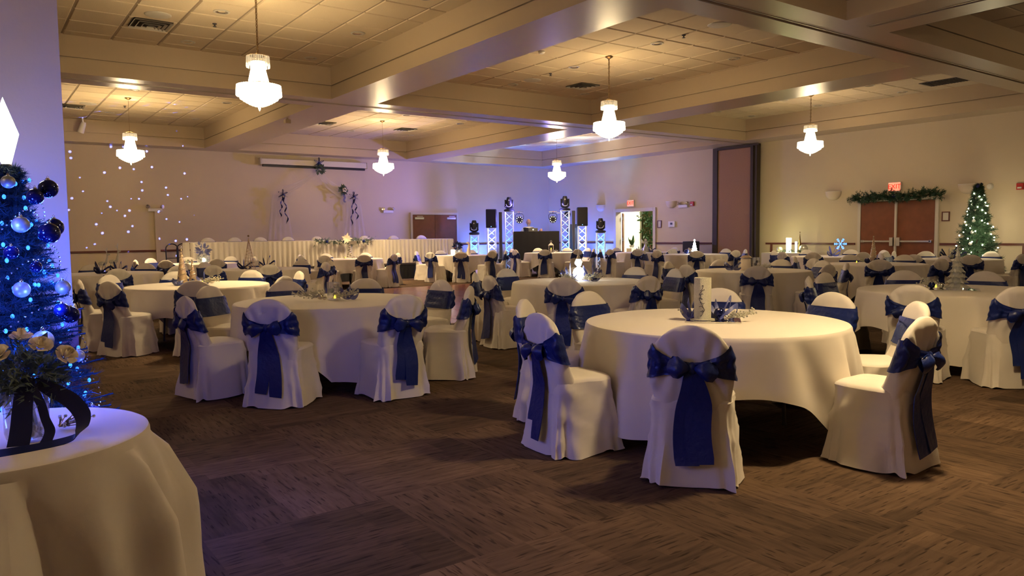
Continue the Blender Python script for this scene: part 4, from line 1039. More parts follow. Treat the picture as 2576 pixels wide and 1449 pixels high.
def emergency(wall, a, z, label):
    e = face('emergency_light', wall, a, z, label, 'light')
    obj('box', MB().bbox(-.20, -.07, -.06, .20, 0, .03, .01), 'white_plastic', e)
    for s in (-1, 1):
        h = obj('lamp_head', MB().lathe([(0, .04), (.045, .035), (.065, 0), (.06, -.02), (0, -.01)], 14, axis='y'), 'silver', e, loc=(s * .2, -.07, .08)); h.rotation_euler = (0, 0, s * .6)
        obj('stem', MB().tube([(s * .19, -.04, .0), (s * .2, -.05, .06)], .012, 6), 'white_plastic', h if 0 else e)
emergency('b', 4.68, 2.28, 'twin-head emergency light high on the back wall at left'); emergency('b', 12.48, 2.29, 'twin-head emergency light left of the wooden back door'); emergency('r', 17.6, 2.31, 'twin-head emergency light beside the red fire alarm')
def alarm(a, z, label):
    e = face('fire_alarm', 'r', a, z, label, 'alarm'); obj('body', MB().bbox(-.075, -.05, -.075, .075, 0, .075, .008), 'red_plastic', e); obj('strobe', MB().bbox(-.045, -.075, -.05, .045, -.05, -.012, .006), 'white_plastic', e)
alarm(17.22, 2.36, 'red fire alarm strobe beside the folding partition'); alarm(7.40, 2.38, 'red fire alarm strobe at the right edge of the picture')
def frame(a, z, w, h, label):
    e = face('picture_frame', 'r', a, z, label, 'frame'); w /= 2; h /= 2; t = .025
    obj('moulding', MB().box(-w, -.025, -h, -w + t, 0, h).box(w - t, -.025, -h, w, 0, h).box(-w + t, -.025, -h, w - t, 0, -h + t).box(-w + t, -.025, h - t, w - t, 0, h), 'rail_wood', e, smooth=False)
    obj('sheet', MB().box(-w + t, -.012, -h + t, w - t, -.002, h - t), 'paper', e, smooth=False)
frame(18.72, 1.70, .19, .26, 'small dark framed notice right of the open exit doorway'); frame(9.04, 1.725, .19, .24, 'small dark framed notice right of the garlanded double door')
e = face('thermostat', 'r', 18.12, 1.69, 'white thermostat box on the wall right of the exit', 'thermostat')
obj('cover', MB().bbox(-.15, -.06, -.10, .15, 0, .10, .01), 'white_plastic', e); obj('display', MB().box(-.05, -.065, -.02, .05, -.06, .05), 'dark_grey', e, smooth=False)
e = empty('floor_monitor', (19.5, 16.85, 0), .1); tag(e, 'black speaker box on a stand by the folding partition', 'loudspeaker')
obj('cabinet', MB().bbox(-.18, -.22, .75, .18, .22, 1.10, .02), 'black_plastic', e); obj('stand', MB().tube([(0, 0, .75), (0, 0, .3)], .02, 8).tube([(0, 0, .4), (.25, .2, 0)], .012, 6).tube([(0, 0, .4), (-.25, .2, 0)], .012, 6).tube([(0, 0, .4), (0, -.3, 0)], .012, 6), 'black_plastic', e)
e = face('dome_camera', 'r', 8.05, 2.42, 'small round white fitting beside the top of the white-lit tree', 'fitting'); obj('dome', MB().lathe([(.08, 0), (.075, -.02), (.05, -.05), (0, -.06)], 16, axis='y'), 'white_plastic', e)

# projection screen case with drapes
e = empty('projection_screen', (9.74, 24.86, 3.87)); tag(e, 'long white rolled-up projection screen case high on the back wall', 'screen')
obj('case', MB().bbox(-1.86, -.10, -.09, 1.86, .13, .10, .02), 'screen_case', e); obj('bottom_bar', MB().bbox(-1.80, -.06, -.165, 1.80, .04, -.10, .01), 'black_plastic', e)
for s in (-1, 1): obj('end_cap', MB().bbox(s * 1.87 - .02, -.11, -.10, s * 1.87 + .02, .13, .11, .01), 'dark_grey' if 0 else 'screen_case', e)
def swag(pts, ws, label):
    P = []
    m = MB(); n = 40; a, b, c = [Vector(p) for p in pts]
    def f(u, v):
        t = u; q = a * (1 - t) ** 2 + b * 2 * t * (1 - t) + c * t * t; w_ = ws[0] * (1 - t) + ws[1] * t
        return (q.x + (v - .5) * w_ * .45, q.y - .02 * math.sin(v * 22) - .02, q.z + (v - .5) * w_ * .9)
    m.grid(f, n, 16); o = obj('tulle_swag', m, 'tulle', smooth=True); tag(o, label, 'drape')
swag([(9.8, 24.72, 3.62), (9.0, 24.8, 3.0), (8.5, 24.85, 2.85)], (.2, .55), 'sheer tulle swag from the top bow down to the left bow')
swag([(9.8, 24.72, 3.62), (10.2, 24.8, 2.9), (11.08, 24.85, 2.80)], (.2, .45), 'sheer tulle swag from the top bow down to the right bow')
for x, lb in ((8.45, 'sheer tulle panel hanging below the left bow'), (11.1, 'sheer tulle panel hanging below the right bow')):
    o = obj('tulle_curtain', MB().grid(lambda u, v: (x + (v - .5) * (.45 + .45 * u), 24.86 - .03 * math.sin(v * 30) - .02, 2.8 - 1.5 * u), 20, 30), 'tulle', smooth=True); tag(o, lb, 'drape')
def wall_bow(x, z, label, L=(.75, .95), s=1.0, m='navy_ribbon', y=24.80):
    e = empty('ribbon_bow', (x, y, z)); tag(e, label, 'bow')
    for k in range(5):
        a = -.5 + k * (PI + 1.0) / 4
        lo_ = MB(); lo_.ribbon([(0, 0, 0)] + [(s * (.17 * math.sin(PI * t) ** .7 * math.cos(a) * 1), -.03 - .05 * math.sin(2 * PI * t), s * (.17 * math.sin(PI * t) ** .7 * math.sin(a) + .05 * (t - .5) * math.cos(a))) for t in [i / 10 for i in range(1, 10)]] + [(0, 0, 0)], .055 * s, (0, 1, .2), .004)
        obj('bow_loop', lo_, m, e)
    for sg, l in zip((-1, 1), L):
        obj('streamer', MB().ribbon([(sg * (.02 + .10 * t) + .035 * math.sin(t * 16 + sg), -.03 + .02 * math.sin(t * 13), -l * t) for t in [i / 24 for i in range(25)]], .05 * s, [(math.cos(2.2 * math.sin(t * 9)), .5, .1) for t in [i / 24 for i in range(25)]], .004), m, e)
    obj('knot', MB().sphere((0, -.04, 0), .035 * s, 10, 8), m, e)
wall_bow(8.56, 2.80, 'navy ribbon bow with curly streamers, left end of the swags'); wall_bow(11.07, 2.78, 'navy ribbon bow with curly streamers, right end of the swags', (1.0, .8))
wall_bow(9.80, 3.88, 'large navy bow with leaves on the middle of screen case', (.15, .2), 1.1, 'blue_ball', 24.70)
def leaves(m, c, R, n, size, rng, flat=.6):
    for i in range(n):
        d = Vector((rng.gauss(0, 1), rng.gauss(0, 1), rng.gauss(0, 1) * flat)).normalized(); p = Vector(c) + d * R * rng.uniform(.3, 1); s = d.cross(Vector((rng.random(), rng.random(), rng.random()))).normalized(); l = size * rng.uniform(.6, 1.3)
        k = len(m.v); q = p + d * l; mid = p + d * l * .45; n_ = d.cross(s) * l * .08
        m.v += [tuple(p), tuple(mid + s * l * .28 + n_), tuple(q), tuple(mid - s * l * .28 + n_)]; m.f.append((k, k + 1, k + 2, k + 3))
rng = random.Random(5)
e = empty('leaf_spray', (9.82, 24.66, 3.68)); tag(e, 'silvery leaf spray under the large bow on the screen case', 'decoration')
m = MB(); leaves(m, (0, 0, 0), .14, 110, .10, rng, 1.2); o = obj('leaves', m, 'dusty_leaf', e, smooth=False); o['kind'] = 'stuff'
e = empty('hanging_bouquet', (10.7, 24.78, 3.0)); tag(e, 'small green and white bouquet with ribbons hung beside the swag', 'bouquet')
m = MB(); leaves(m, (0, 0, 0), .09, 90, .12, rng, 1); o = obj('leaves', m, 'dusty_leaf', e, smooth=False); o['kind'] = 'stuff'
for k in range(5): obj('rose', MB().sphere((.05 * math.cos(k * 1.3), -.09, .05 * math.sin(k * 1.3)), .035, 10, 8), 'rose_petal', e)
for sg in (-1, 1): obj('streamer', MB().ribbon([(sg * .02 + .02 * math.sin(t * 14), -.05, -.05 - .38 * t) for t in [i / 14 for i in range(15)]], .03, (1, .3, 0)), 'navy_ribbon', e)

# two black hand trucks leaning at the wall
for x, lb in ((5.02, 'black tubular hand truck frame by the back wall, left one'), (5.33, 'black tubular hand truck frame by the back wall, right one')):
    e = empty('hand_truck', (x, 24.55, 0)); tag(e, lb, 'hand truck')
    fr = [(-.17, -.05, .1), (-.17, 0, 1.08)] + [(-.17 + .17 * (1 - math.cos(t)), .0, 1.08 + .15 * math.sin(t)) for t in [PI * i / 10 for i in range(1, 10)]] + [(.17, 0, 1.08), (.17, -.05, .1)]
    obj('frame', MB().tube(fr, .018, 8), 'black_plastic', e); obj('crossbar', MB().tube([(-.17, -.03, .5), (.17, -.03, .5)], .012, 6), 'black_plastic', e); obj('crossbar', MB().tube([(-.17, -.02, .8), (.17, -.02, .8)], .012, 6), 'black_plastic', e)
    obj('toe_plate', MB().box(-.2, -.3, .02, .2, -.05, .03), 'black_plastic', e, smooth=False)
    for s in (-1, 1): obj('wheel', MB().lathe([(0, -.03), (.11, -.03), (.12, 0), (.11, .03), (0, .03)], 18, c=(s * .19, 0, .12), axis='x'), 'black_plastic', e)

# garland over the right double door
e = empty('door_garland', (19.85, 10.27, 2.27)); tag(e, 'thick dark green fir garland laid along the top of the double door', 'garland')
m = MB()
for i in range(300):
    y = -1.12 + 2.24 * i / 299; needles(m, (rng.uniform(-.10, .03), y, rng.uniform(-.09, .09) + .03 * math.sin(y * 6)), (rng.uniform(-1, -.1), rng.uniform(-1.2, 1.2), rng.uniform(-.5, .7)), .17, 26, .07, .006, rng)
for s in (-1, 1):
    for k in range(8): needles(m, (0, s * 1.1, 0), (-.2, s * rng.uniform(.2, .8), rng.uniform(-.6, .5)), .2, 26, .07, .006, rng)
o = obj('needles', m, 'green_needles', e, smooth=False); o['kind'] = 'stuff'
obj('stem', MB().tube([(0, -1.15 + i * .115, .02 * math.sin(i)) for i in range(21)], .02, 6), 'rail_wood', e)
obj('bow', MB().sphere((-.08, 0, .02), .07, 12, 8, (.6, 1.4, .8)), 'navy_ribbon', e)
for k in range(9): obj('silver_tip', MB().sphere((-.12, -1 + k * .25, .03 * math.sin(k * 2)), .014, 8, 6), 'silver', e)

# garland and flowers hanging over the head table front
e = empty('table_garland', (9.45, 21.93, 1.28)); tag(e, 'green garland with blue balls draped over the head table front', 'garland')
m = MB()
for i in range(90):
    x = -.92 + 1.84 * i / 89; needles(m, (x, rng.uniform(-.06, .05), rng.uniform(-.05, .05) - .05 * (1 - abs(x))), (rng.uniform(-1, 1), rng.uniform(-.8, -.1), rng.uniform(-1.1, .7)), .16, 24, .07, .005, rng)
o = obj('needles', m, 'dusty_leaf', e, smooth=False); o['kind'] = 'stuff'
for x in (-.62, -.06, .58): obj('blue_ball', MB().sphere((x, -.14, -.04), .045, 14, 10), 'blue_ball', e)
m = MB()
for k in range(9):
    a = k * 2 * PI / 9; L = .14 if k % 2 else .19
    d = Vector((math.cos(a), -.25, math.sin(a))); s = Vector((-math.sin(a), 0, math.cos(a))) * .04; k0 = len(m.v)
    m.v += [(0, -.16, .05), tuple(Vector((0, -.16, .05)) + d * L * .5 + s), tuple(Vector((0, -.16, .05)) + d * L), tuple(Vector((0, -.16, .05)) + d * L * .5 - s)]; m.f.append((k0, k0 + 1, k0 + 2, k0 + 3))
obj('poinsettia', m, 'rose_petal', e, smooth=False)

# corridor plants
e = empty('ficus_tree', (22.7, 21.75, 0)); tag(e, 'leafy green ficus tree in the corridor beyond the open doorway', 'plant')
obj('pot', MB().lathe([(.16, 0), (.2, .3), (.22, .3), (.2, .26), (0, .26)], 20), 'dark_grey', e); obj('trunk', MB().tube([(0, 0, .2), (.03, .02, .8), (-.02, 0, 1.4), (0, .02, 2.2)], [.03, .025, .02, .01], 8), 'rail_wood', e)
m = MB()
for k in range(9): leaves(m, (rng.uniform(-.25, .25), rng.uniform(-.25, .25), 1.0 + k * .15), .28, 70, .12, rng, .8)
o = obj('leaves', m, 'leaf_green', e, smooth=False); o['kind'] = 'stuff'
e = empty('orchid_plant', (21.3, 21.42, 0)); tag(e, 'bright green leafy plant on a pedestal inside the open doorway', 'plant')
obj('pedestal', MB().bbox(-.15, -.15, 0, .15, .15, .80, .01), 'white_plastic', e); obj('pot', MB().lathe([(.07, .80), (.10, .92), (.09, .92), (0, .90)], 16), 'silver_matte', e)
for k in range(9):
    a = k * 2.4; L = .16 + .02 * k
    obj('leaf', MB().ribbon([(math.cos(a) * L * .5 * math.sin(t * 1.8), math.sin(a) * L * .5 * math.sin(t * 1.8), .9 + (.10 + .035 * k) * t * 1.1) for t in [i / 6 for i in range(7)]], [.02, .06, .085, .09, .075, .05, .01], (-math.sin(a), math.cos(a), .2), .004), 'leaf_green', e)

# ------------------------------------------------------------ centrepieces
ZT = .772
def loc(key, rx, fy):
    # rx metres to the right, fy metres away from the camera, measured from the table centre
    c = Vector(TC[key]); d = c.normalized(); r = Vector((d.y, -d.x)); p = c + r * rx + d * fy; return p.x, p.y, math.atan2(-r.x * 0 + r.y, r.x)
def mirror_tile(key, rx, fy, s, on, dark='mirror'):
    x, y, a = loc(key, rx, fy); e = obj('mirror_tile', MB().bbox(-s / 2, -s * .4, 0, s / 2, s * .4, .008, .002), dark, loc=(x, y, ZT), rotz=a, smooth=False); tag(e, 'flat mirror tile under the %s' % on, 'mirror'); return e
def tball(key, rx, fy, r, m, label):
    x, y, a = loc(key, rx, fy); e = empty('ornament', (x, y, ZT + .008)); tag(e, label, 'ornament')
    obj('ball', MB().sphere((0, 0, r), r, 20, 12), m, e); obj('cap', MB().lathe([(r * .2, 0), (r * .2, r * .25), (0, r * .28)], 8, c=(-r * .62, -r * .3, r * 1.66)), 'silver', e)
def tealight(key, rx, fy, label, orange=False):
    x, y, a = loc(key, rx, fy); e = empty('tealight', (x, y, ZT + .008)); tag(e, label, 'candle')
    obj('cup', MB().lathe([(.018, 0), (.019, .016), (.016, .016), (0, .013)], 14), 'white_plastic', e); obj('flame', MB().lathe([(0, .012), (.008, .018), (.009, .028), (.004, .042), (0, .048)], 10), 'emit_tealight', e)
def tcone(key, rx, fy, h, r, m, label):
    x, y, a = loc(key, rx, fy); e = empty('cone_tree', (x, y, ZT + .004)); tag(e, label, 'decoration')
    obj('cone', MB().lathe([(r, 0), (r * .98, .01), (r * .5, h * .5), (.008, h * .97), (0, h)], 20, wob=lambda an, i: 1 + .05 * math.sin(an * 6 + i * 2)), m, e)
    obj('twist', MB().tube([((r * (1 - t) + .004) * math.cos(t * 40), (r * (1 - t) + .004) * math.sin(t * 40), .01 + t * h * .97) for t in [i / 90 for i in range(91)]], .004, 5), 'silver', e)
    obj('tip', MB().sphere((0, 0, h + .008), .012, 8, 6), 'silver', e)
def loops(key, rx, fy, s, label, m='sheer_navy', n=4, seed=1):
    x, y, a = loc(key, rx, fy); e = empty('ribbon', (x, y, ZT + .006), a); tag(e, label, 'ribbon'); g = random.Random(seed)
    for k in range(n):
        an = k * PI / max(1, n - 1) + g.uniform(-.2, .2); L = s * g.uniform(.8, 1.2)
        P = [(L * math.sin(PI * t) * math.cos(an) * .9 + .02 * (t - .5), -.05 * math.cos(2 * PI * t) + (k - n / 2) * .012, max(.012, .02 + L * .62 * math.sin(PI * t) * abs(math.sin(an)) + L * .45 * math.sin(PI * t) ** 2 + L * .25 * math.sin(2 * PI * t))) for t in [i / 16 for i in range(17)]]
        obj('loop', MB().ribbon(P, .055, (.15, .8, .75), .0025), m, e)
def spray(key, rx, fy, L, da, label, m='glitter', seed=2, n=34):
    x, y, a = loc(key, rx, fy); e = empty('twig_spray', (x, y, ZT + .006), a + da); tag(e, label, 'decoration'); g = random.Random(seed); st = MB(); be = MB()
    for k in range(n):
        t = g.random(); b0 = Vector((L * t * .75, 0, .02 + .03 * t)); d = Vector((g.uniform(.3, 1), g.uniform(-.8, .8), g.uniform(-.1, .8))).normalized(); q = b0 + d * L * .28
        q.z = max(.008, q.z); st.tube([b0, q], .0018, 3); be.sphere(q, .0075, 6, 4); be.sphere((b0 + q) / 2 + Vector((0, 0, .006)), .0055, 6, 4)
    st.tube([(0, 0, .012), (L * .8, 0, .05)], .003, 4); obj('twigs', st, m, e, smooth=False)['kind'] = 'stuff'; obj('berries', be, m, e)['kind'] = 'stuff'
def glass_cyl(key, rx, fy, r, h, label, fill=None, m='vase_glass'):
    x, y, a = loc(key, rx, fy); e = empty('glass_vase', (x, y, ZT + .008)); tag(e, label, 'vase')
    obj('glass', MB().lathe([(0, 0), (r, 0), (r, h), (r - .004, h), (r - .004, .008), (0, .008)], 28), m, e)
    if fill:
        for k, (mm, rr2, z) in enumerate(fill): obj('ball', MB().sphere(((-1) ** k * (r - rr2 - .006) * .7, 0, z), rr2, 14, 10), mm, e)
    return e

# T1: glittering pillar candle
mirror_tile('T1', .0, -.02, .38, 'glittering pillar candle on the front table')
x, y, a = loc('T1', -.075, -.03); e = empty('pillar_candle', (x, y, ZT + .008)); tag(e, 'tall silver glitter pillar candle with a script down it, front table', 'candle')
obj('dish', MB().lathe([(.085, 0), (.088, .006), (.07, .008), (0, .008)], 24), 'glitter', e)
obj('pillar', MB().lathe([(.060, .006), (.0605, .3), (.058, .303), (.053, .300), (.050, .285), (0, .282)], 36), 'glitter', e)
# raised script-like scroll running down the candle
sc_ = MB()
for k in range(7):
    z = .245 - k * .030
    P = []
    for i in range(14):
        t = i / 13; an = -PI / 2 - .10 + .34 * math.sin(t * PI * 1.6 + k) * (.5 + .4 * (k % 2)) + math.atan2(-y, -x) + PI / 2 ; zz = z - .03 * t + .012 * math.sin(t * 2 * PI)
        P.append((.0615 * math.cos(an), .0615 * math.sin(an), zz))
    sc_.tube(P, .0018, 4)
obj('script', sc_, 'dark_grey', e)
tball('T1', .045, -.0, .042, 'navy_ball', 'shiny navy ball right of the glittering pillar candle')
tball('T1', .00, .12, .036, 'silver', 'silver ball behind the glittering pillar candle')
tball('T1', .09, -.07, .020, 'silver', 'small silver ball at the foot of the front silver spray')
loops('T1', .06, .03, .12, 'sheer navy ribbon loop right of the glittering pillar candle', seed=3)
loops('T1', -.15, .06, .11, 'sheer navy ribbon loop left of the glittering pillar candle', seed=8)
spray('T1', .10, -.03, .20, -.1, 'silver berry spray lying right on the front table', seed=4)
spray('T1', -.12, .05, .14, 2.9, 'thin silver twig lying left of the glittering pillar candle', seed=14, n=12)
# T2: glass cylinder with balls
glass_cyl('T2', .04, .02, .065, .17, 'clear glass cylinder holding silver balls on the left front table', [('silver', .03, .04), ('pearl_ball', .028, .085), ('silver', .026, .13)])
tball('T2', -.09, -.03, .032, 'silver', 'silver ball left of the glass cylinder'); tball('T2', -.05, -.10, .018, 'silver', 'tiny silver ball in front of the glass cylinder')
tealight('T2', .05, -.11, 'yellow flickering tealight before the glass cylinder'); spray('T2', -.02, -.05, .34, 3.05, 'long silver branch lying left of the glass cylinder', seed=5, n=60); spray('T2', .02, -.08, .28, .1, 'silver branch lying right of the glass cylinder', seed=6, n=50)
loops('T2', .20, .03, .12, 'curled sheer navy ribbon right of the glass cylinder', seed=4, n=3)
# T3: clear tree
mirror_tile('T3', .02, -.05, .46, 'clear glass tree')
x, y, a = loc('T3', .04, -.03); e = empty('glass_tree', (x, y, ZT + .008)); tag(e, 'clear silvery glass fir tree with tiers of points on the right table', 'decoration')
m = MB()
for k in range(7):
    z0 = .02 + k * .055; R = .135 * (1 - k / 7.6); n = 18
    vs = [(R * (1 if i % 2 else .68) * math.cos(2 * PI * i / n + k), R * (1 if i % 2 else .68) * math.sin(2 * PI * i / n + k), z0 - (.012 if i % 2 else 0)) for i in range(n)]
    k0 = len(m.v); m.v += vs + [(.012, 0, z0 + .085)] + [(v[0] * .5, v[1] * .5, z0 - .002) for v in vs]
    m.f += [(k0 + i, k0 + (i + 1) % n, k0 + n) for i in range(n)] + [(k0 + (i + 1) % n, k0 + i, k0 + n + 1 + i, k0 + n + 1 + (i + 1) % n) for i in range(n)]
obj('tiers', m, 'crystal_tree', e, smooth=False); obj('base', MB().lathe([(.10, 0), (.10, .012), (.03, .02), (.012, .38), (0, .40)], 20), 'crystal_tree', e); obj('spire', MB().lathe([(.010, .40), (.007, .44), (0, .49)], 10), 'crystal_tree', e)
tealight('T3', -.15, -.10, 'yellow flickering tealight left of the clear glass tree'); tball('T3', -.19, -.02, .035, 'navy_ball', 'navy ball at the left of the clear glass tree'); tball('T3', -.10, .06, .028, 'silver', 'silver ball close left of the clear glass tree'); tball('T3', -.24, -.04, .020, 'silver', 'tiny silver ball farthest left of the clear glass tree')
spray('T3', -.10, .02, .26, 3.0, 'silver twigs lying left of the clear glass tree', seed=9, n=40)
# T4: glowing snowman lamp
x, y, a = loc('T4', -.03, .05); e = empty('snowman_lamp', (x, y, ZT + .008)); tag(e, 'glowing white double-globe lamp with pointed cap on the middle table', 'lamp'); e.scale = (.82, .82, .9)
obj('body', MB().lathe([(.045, 0), (.05, .02), (.085, .06), (.095, .11), (.08, .16), (.035, .195), (.02, .205)], 24), 'emit_white', e); obj('head', MB().lathe([(.02, .205), (.045, .225), (.052, .265), (.045, .305), (.03, .32)], 24), 'emit_white', e)
obj('cap', MB().lathe([(.052, .315), (.034, .335), (.016, .375), (.006, .43), (0, .47)], 20), 'silver_matte', e); obj('ear_ring', MB().tube([(-.065 + .022 * math.cos(t), 0, .265 + .024 * math.sin(t)) for t in [i * PI / 6 for i in range(12)]], .006, 6, closed=True).tube([(.065 + .022 * math.cos(t), 0, .265 + .024 * math.sin(t)) for t in [i * PI / 6 for i in range(12)]], .006, 6, closed=True), 'silver', e)
lamp('POINT', (x, y, ZT + .2), 3, (1, .97, .85), .1, name='lamp_glow')
loops('T4', -.13, .0, .15, 'sheer navy ribbon heap left of the glowing snowman lamp', seed=5, n=5); loops('T4', .13, .0, .15, 'sheer navy ribbon heap right of the glowing snowman lamp', seed=6, n=5)
spray('T4', -.05, -.08, .24, 3.0, 'silver twigs lying before the glowing snowman lamp, left', seed=10, n=50); spray('T4', .0, -.08, .32, .05, 'silver twigs lying before the glowing snowman lamp, right', seed=11, n=60)
tball('T4', .12, -.10, .025, 'silver', 'silver ball before the glowing snowman lamp'); tball('T4', .19, -.03, .028, 'navy_ball', 'navy ball right of the glowing snowman lamp')
# T5: gold cones
tcone('T5', -.20, -.02, .50, .075, 'gold_cone', 'taller twisted gold cone on the left table'); tcone('T5', -.07, .02, .32, .06, 'gold_cone', 'shorter twisted gold cone on the left table')
tball('T5', -.07, -.11, .038, 'navy_ball', 'navy ball at the foot of the shorter gold cone'); tball('T5', .17, .0, .034, 'silver', 'silver ball right of the two gold cones'); tealight('T5', .05, -.08, 'yellow tealight right of the two gold cones')
loops('T5', -.24, -.06, .10, 'sheer silver-blue ribbon before the taller gold cone', seed=7, n=3); spray('T5', .04, .0, .28, .0, 'silver twigs lying right of the gold cones', seed=12, n=50)
loops('T5', .06, .06, .10, 'sheer ribbon curl behind the tealight near the gold cones', seed=9, n=3)
# T6: reindeer pair
for k, (rx, lb, s) in enumerate(((-.10, 'left silver wire reindeer on the far left table', .85), (.08, 'right silver wire reindeer on the far left table', 1.0))):
    x, y, a = loc('T6', rx, .05); e = empty('reindeer_figure', (x, y, ZT)); tag(e, lb, 'figurine'); m = MB()
    for sx in (-1, 1):
        for sy in (-1, 1): m.tube([(sx * .05, sy * .02, 0), (sx * .045, sy * .02, .18 * s)], .005, 5)
    m.sphere((0, 0, .21 * s), .04, 12, 8, (1.9, .8, 1)); m.tube([(.06, 0, .22 * s), (.085, 0, .34 * s), (.09, 0, .40 * s)], [.022, .016, .014], 8); m.sphere((.105, 0, .405 * s), .02, 10, 8, (1.7, .8, .8))
    obj('body', m, 'crystal_tree', e); m = MB()
    for sy in (-1, 1): m.tube([(.085, 0, .42 * s), (.08, sy * .04, .47 * s), (.09, sy * .045, .55 * s)], .004, 5).tube([(.08, sy * .04, .47 * s), (.05, sy * .07, .51 * s)], .0035, 5)
    obj('antlers', m, 'silver_matte', e)
loops('T6', -.12, -.05, .16, 'dark sheer ribbon heap left of the silver reindeer', 'navy_ribbon', 4, 10); loops('T6', .16, -.05, .16, 'dark sheer ribbon heap right of the silver reindeer', 'navy_ribbon', 4, 11); tball('T6', .0, -.08, .03, 'silver', 'silver ball before the silver reindeer')
# T7: ice-filled jar with leaves
x, y, a = loc('T7', .12, 0); e = empty('glass_jar', (x, y, ZT)); tag(e, 'glowing round glass jar of ice-like chips and blue leaves', 'vase')
obj('jar', MB().lathe([(.06, 0), (.14, .03), (.17, .10), (.16, .18), (.09, .25), (.08, .30), (.076, .30), (.085, .25), (.15, .18), (.16, .10), (0, .02)], 24), 'vase_glass', e)
m = MB(); g = random.Random(4)
for k in range(46): m.sphere((g.uniform(-.10, .10), g.uniform(-.10, .10), .04 + g.random() * .14), .022, 5, 4)
obj('ice_chips', m, 'emit_soft' if 0 else 'crystal_tree', e, smooth=False)['kind'] = 'stuff'; m = MB(); leaves(m, (0, 0, .34), .12, 70, .12, g, .6); obj('leaves', m, 'sheer_navy', e, smooth=False)['kind'] = 'stuff'
obj('glow', MB().sphere((0, -.02, .08), .05, 10, 8), 'emit_soft', e)
tball('T7', -.25, .0, .05, 'pearl_ball', 'grey ball left of the ice-filled jar'); tball('T7', -.14, -.04, .03, 'silver', 'silver ball between grey ball and ice-filled jar')
# T8: wire cone
x, y, a = loc('T8', -.22, .0); e = empty('wire_cone', (x, y, ZT)); tag(e, 'tall bronze wire cone tree on the left back table', 'decoration'); m = MB()
for k in range(12): m.tube([(.12 * math.cos(k * PI / 6), .12 * math.sin(k * PI / 6), 0), (0, 0, .62)], .004, 4)
m.tube([(.12 * (1 - t) * math.cos(t * 60), .12 * (1 - t) * math.sin(t * 60), .62 * t) for t in [i / 150 for i in range(151)]], .003, 4); obj('wires', m, 'gold_cone', e); obj('star', MB().sphere((0, 0, .66), .022, 6, 4), 'brass', e)
tealight('T8', .09, -.05, 'yellow tealight right of the bronze wire cone'); tball('T8', .0, -.03, .04, 'silver', 'silver ball right of the bronze wire cone'); tball('T8', -.25, -.16, .03, 'silver', 'silver ball before the bronze wire cone')
loops('T8', -.32, .0, .16, 'navy ribbon loops left of the bronze wire cone', 'navy_ribbon', 3, 12); loops('T8', .10, .05, .18, 'navy ribbon loops right of the bronze wire cone', 'navy_ribbon', 4, 13)
# T9: silver ball tower with card
x, y, a = loc('T9', .0, .0); e = empty('ball_tower', (x, y, ZT)); tag(e, 'shining tower of silver balls topped by a card, far table', 'decoration'); m = None; g = random.Random(8)
for k in range(16): z = .03 + k * .022; r = .07 * (1 - k / 18); obj('ball', MB().sphere((r * math.cos(k * 2.4), r * math.sin(k * 2.4), z), .028, 10, 8), 'silver', e)
obj('stem', MB().tube([(0, 0, 0), (0, 0, .46)], .005, 5), 'silver', e); q = obj('card', MB().box(-.02, -.003, .40, .20, .003, .49), 'paper', e, smooth=False, rotz=a)
for k, rx in enumerate((-.16, .12, .21)): tball('T9', rx, -.03, .03, 'silver', ('silver ball left of the silver ball tower', 'silver ball right of the silver ball tower', 'silver ball farthest right of the silver ball tower')[k])
tealight('T9', -.12, -.06, 'yellow tealight beside the silver ball tower')
# T10: lit jar, greenery bottle, reindeer
x, y, a = loc('T10', -.24, .0); e = empty('lit_lantern', (x, y, ZT)); tag(e, 'small bright white box lantern on the far table', 'lantern'); obj('panes', MB().bbox(-.055, -.055, .01, .055, .055, .17, .01), 'emit_white', e, rotz=a); obj('lid', MB().bbox(-.06, -.06, .17, .06, .06, .185, .006).bbox(-.06, -.06, 0, .06, .06, .012, .003), 'silver_matte', e, rotz=a)
x, y, a = loc('T10', -.10, .02); e = empty('glass_jar', (x, y, ZT)); tag(e, 'round jar with navy leaves beside the white box lantern', 'vase'); obj('jar', MB().lathe([(.05, 0), (.11, .05), (.11, .12), (.05, .2), (.045, .24), (0, .24)], 20), 'crystal_tree', e); m = MB(); leaves(m, (0, 0, .30), .09, 50, .12, g, 1); obj('leaves', m, 'navy_ribbon', e, smooth=False)['kind'] = 'stuff'
x, y, a = loc('T10', .26, .0); e = empty('reindeer_figure', (x, y, ZT)); tag(e, 'tall cream reindeer figurine on the far table by the lit jar', 'figurine')
obj('body', MB().tube([(0, 0, 0), (0, 0, .16), (.02, 0, .28), (0, 0, .36)], [.07, .055, .035, .028], 12).sphere((-.03, 0, .38), .035, 12, 8, (1.5, .8, .8)), 'rose_petal', e); obj('antlers', MB().tube([(0, 0, .40), (.02, 0, .48)], .006, 5).tube([(-.02, 0, .40), (-.05, 0, .47)], .006, 5), 'rose_petal', e)
tealight('T10', .16, -.08, 'yellow tealight by the cream reindeer figurine'); tcone('T10', .02, .05, .28, .05, 'gold_cone', 'small gold cone tree behind the jar with navy leaves')
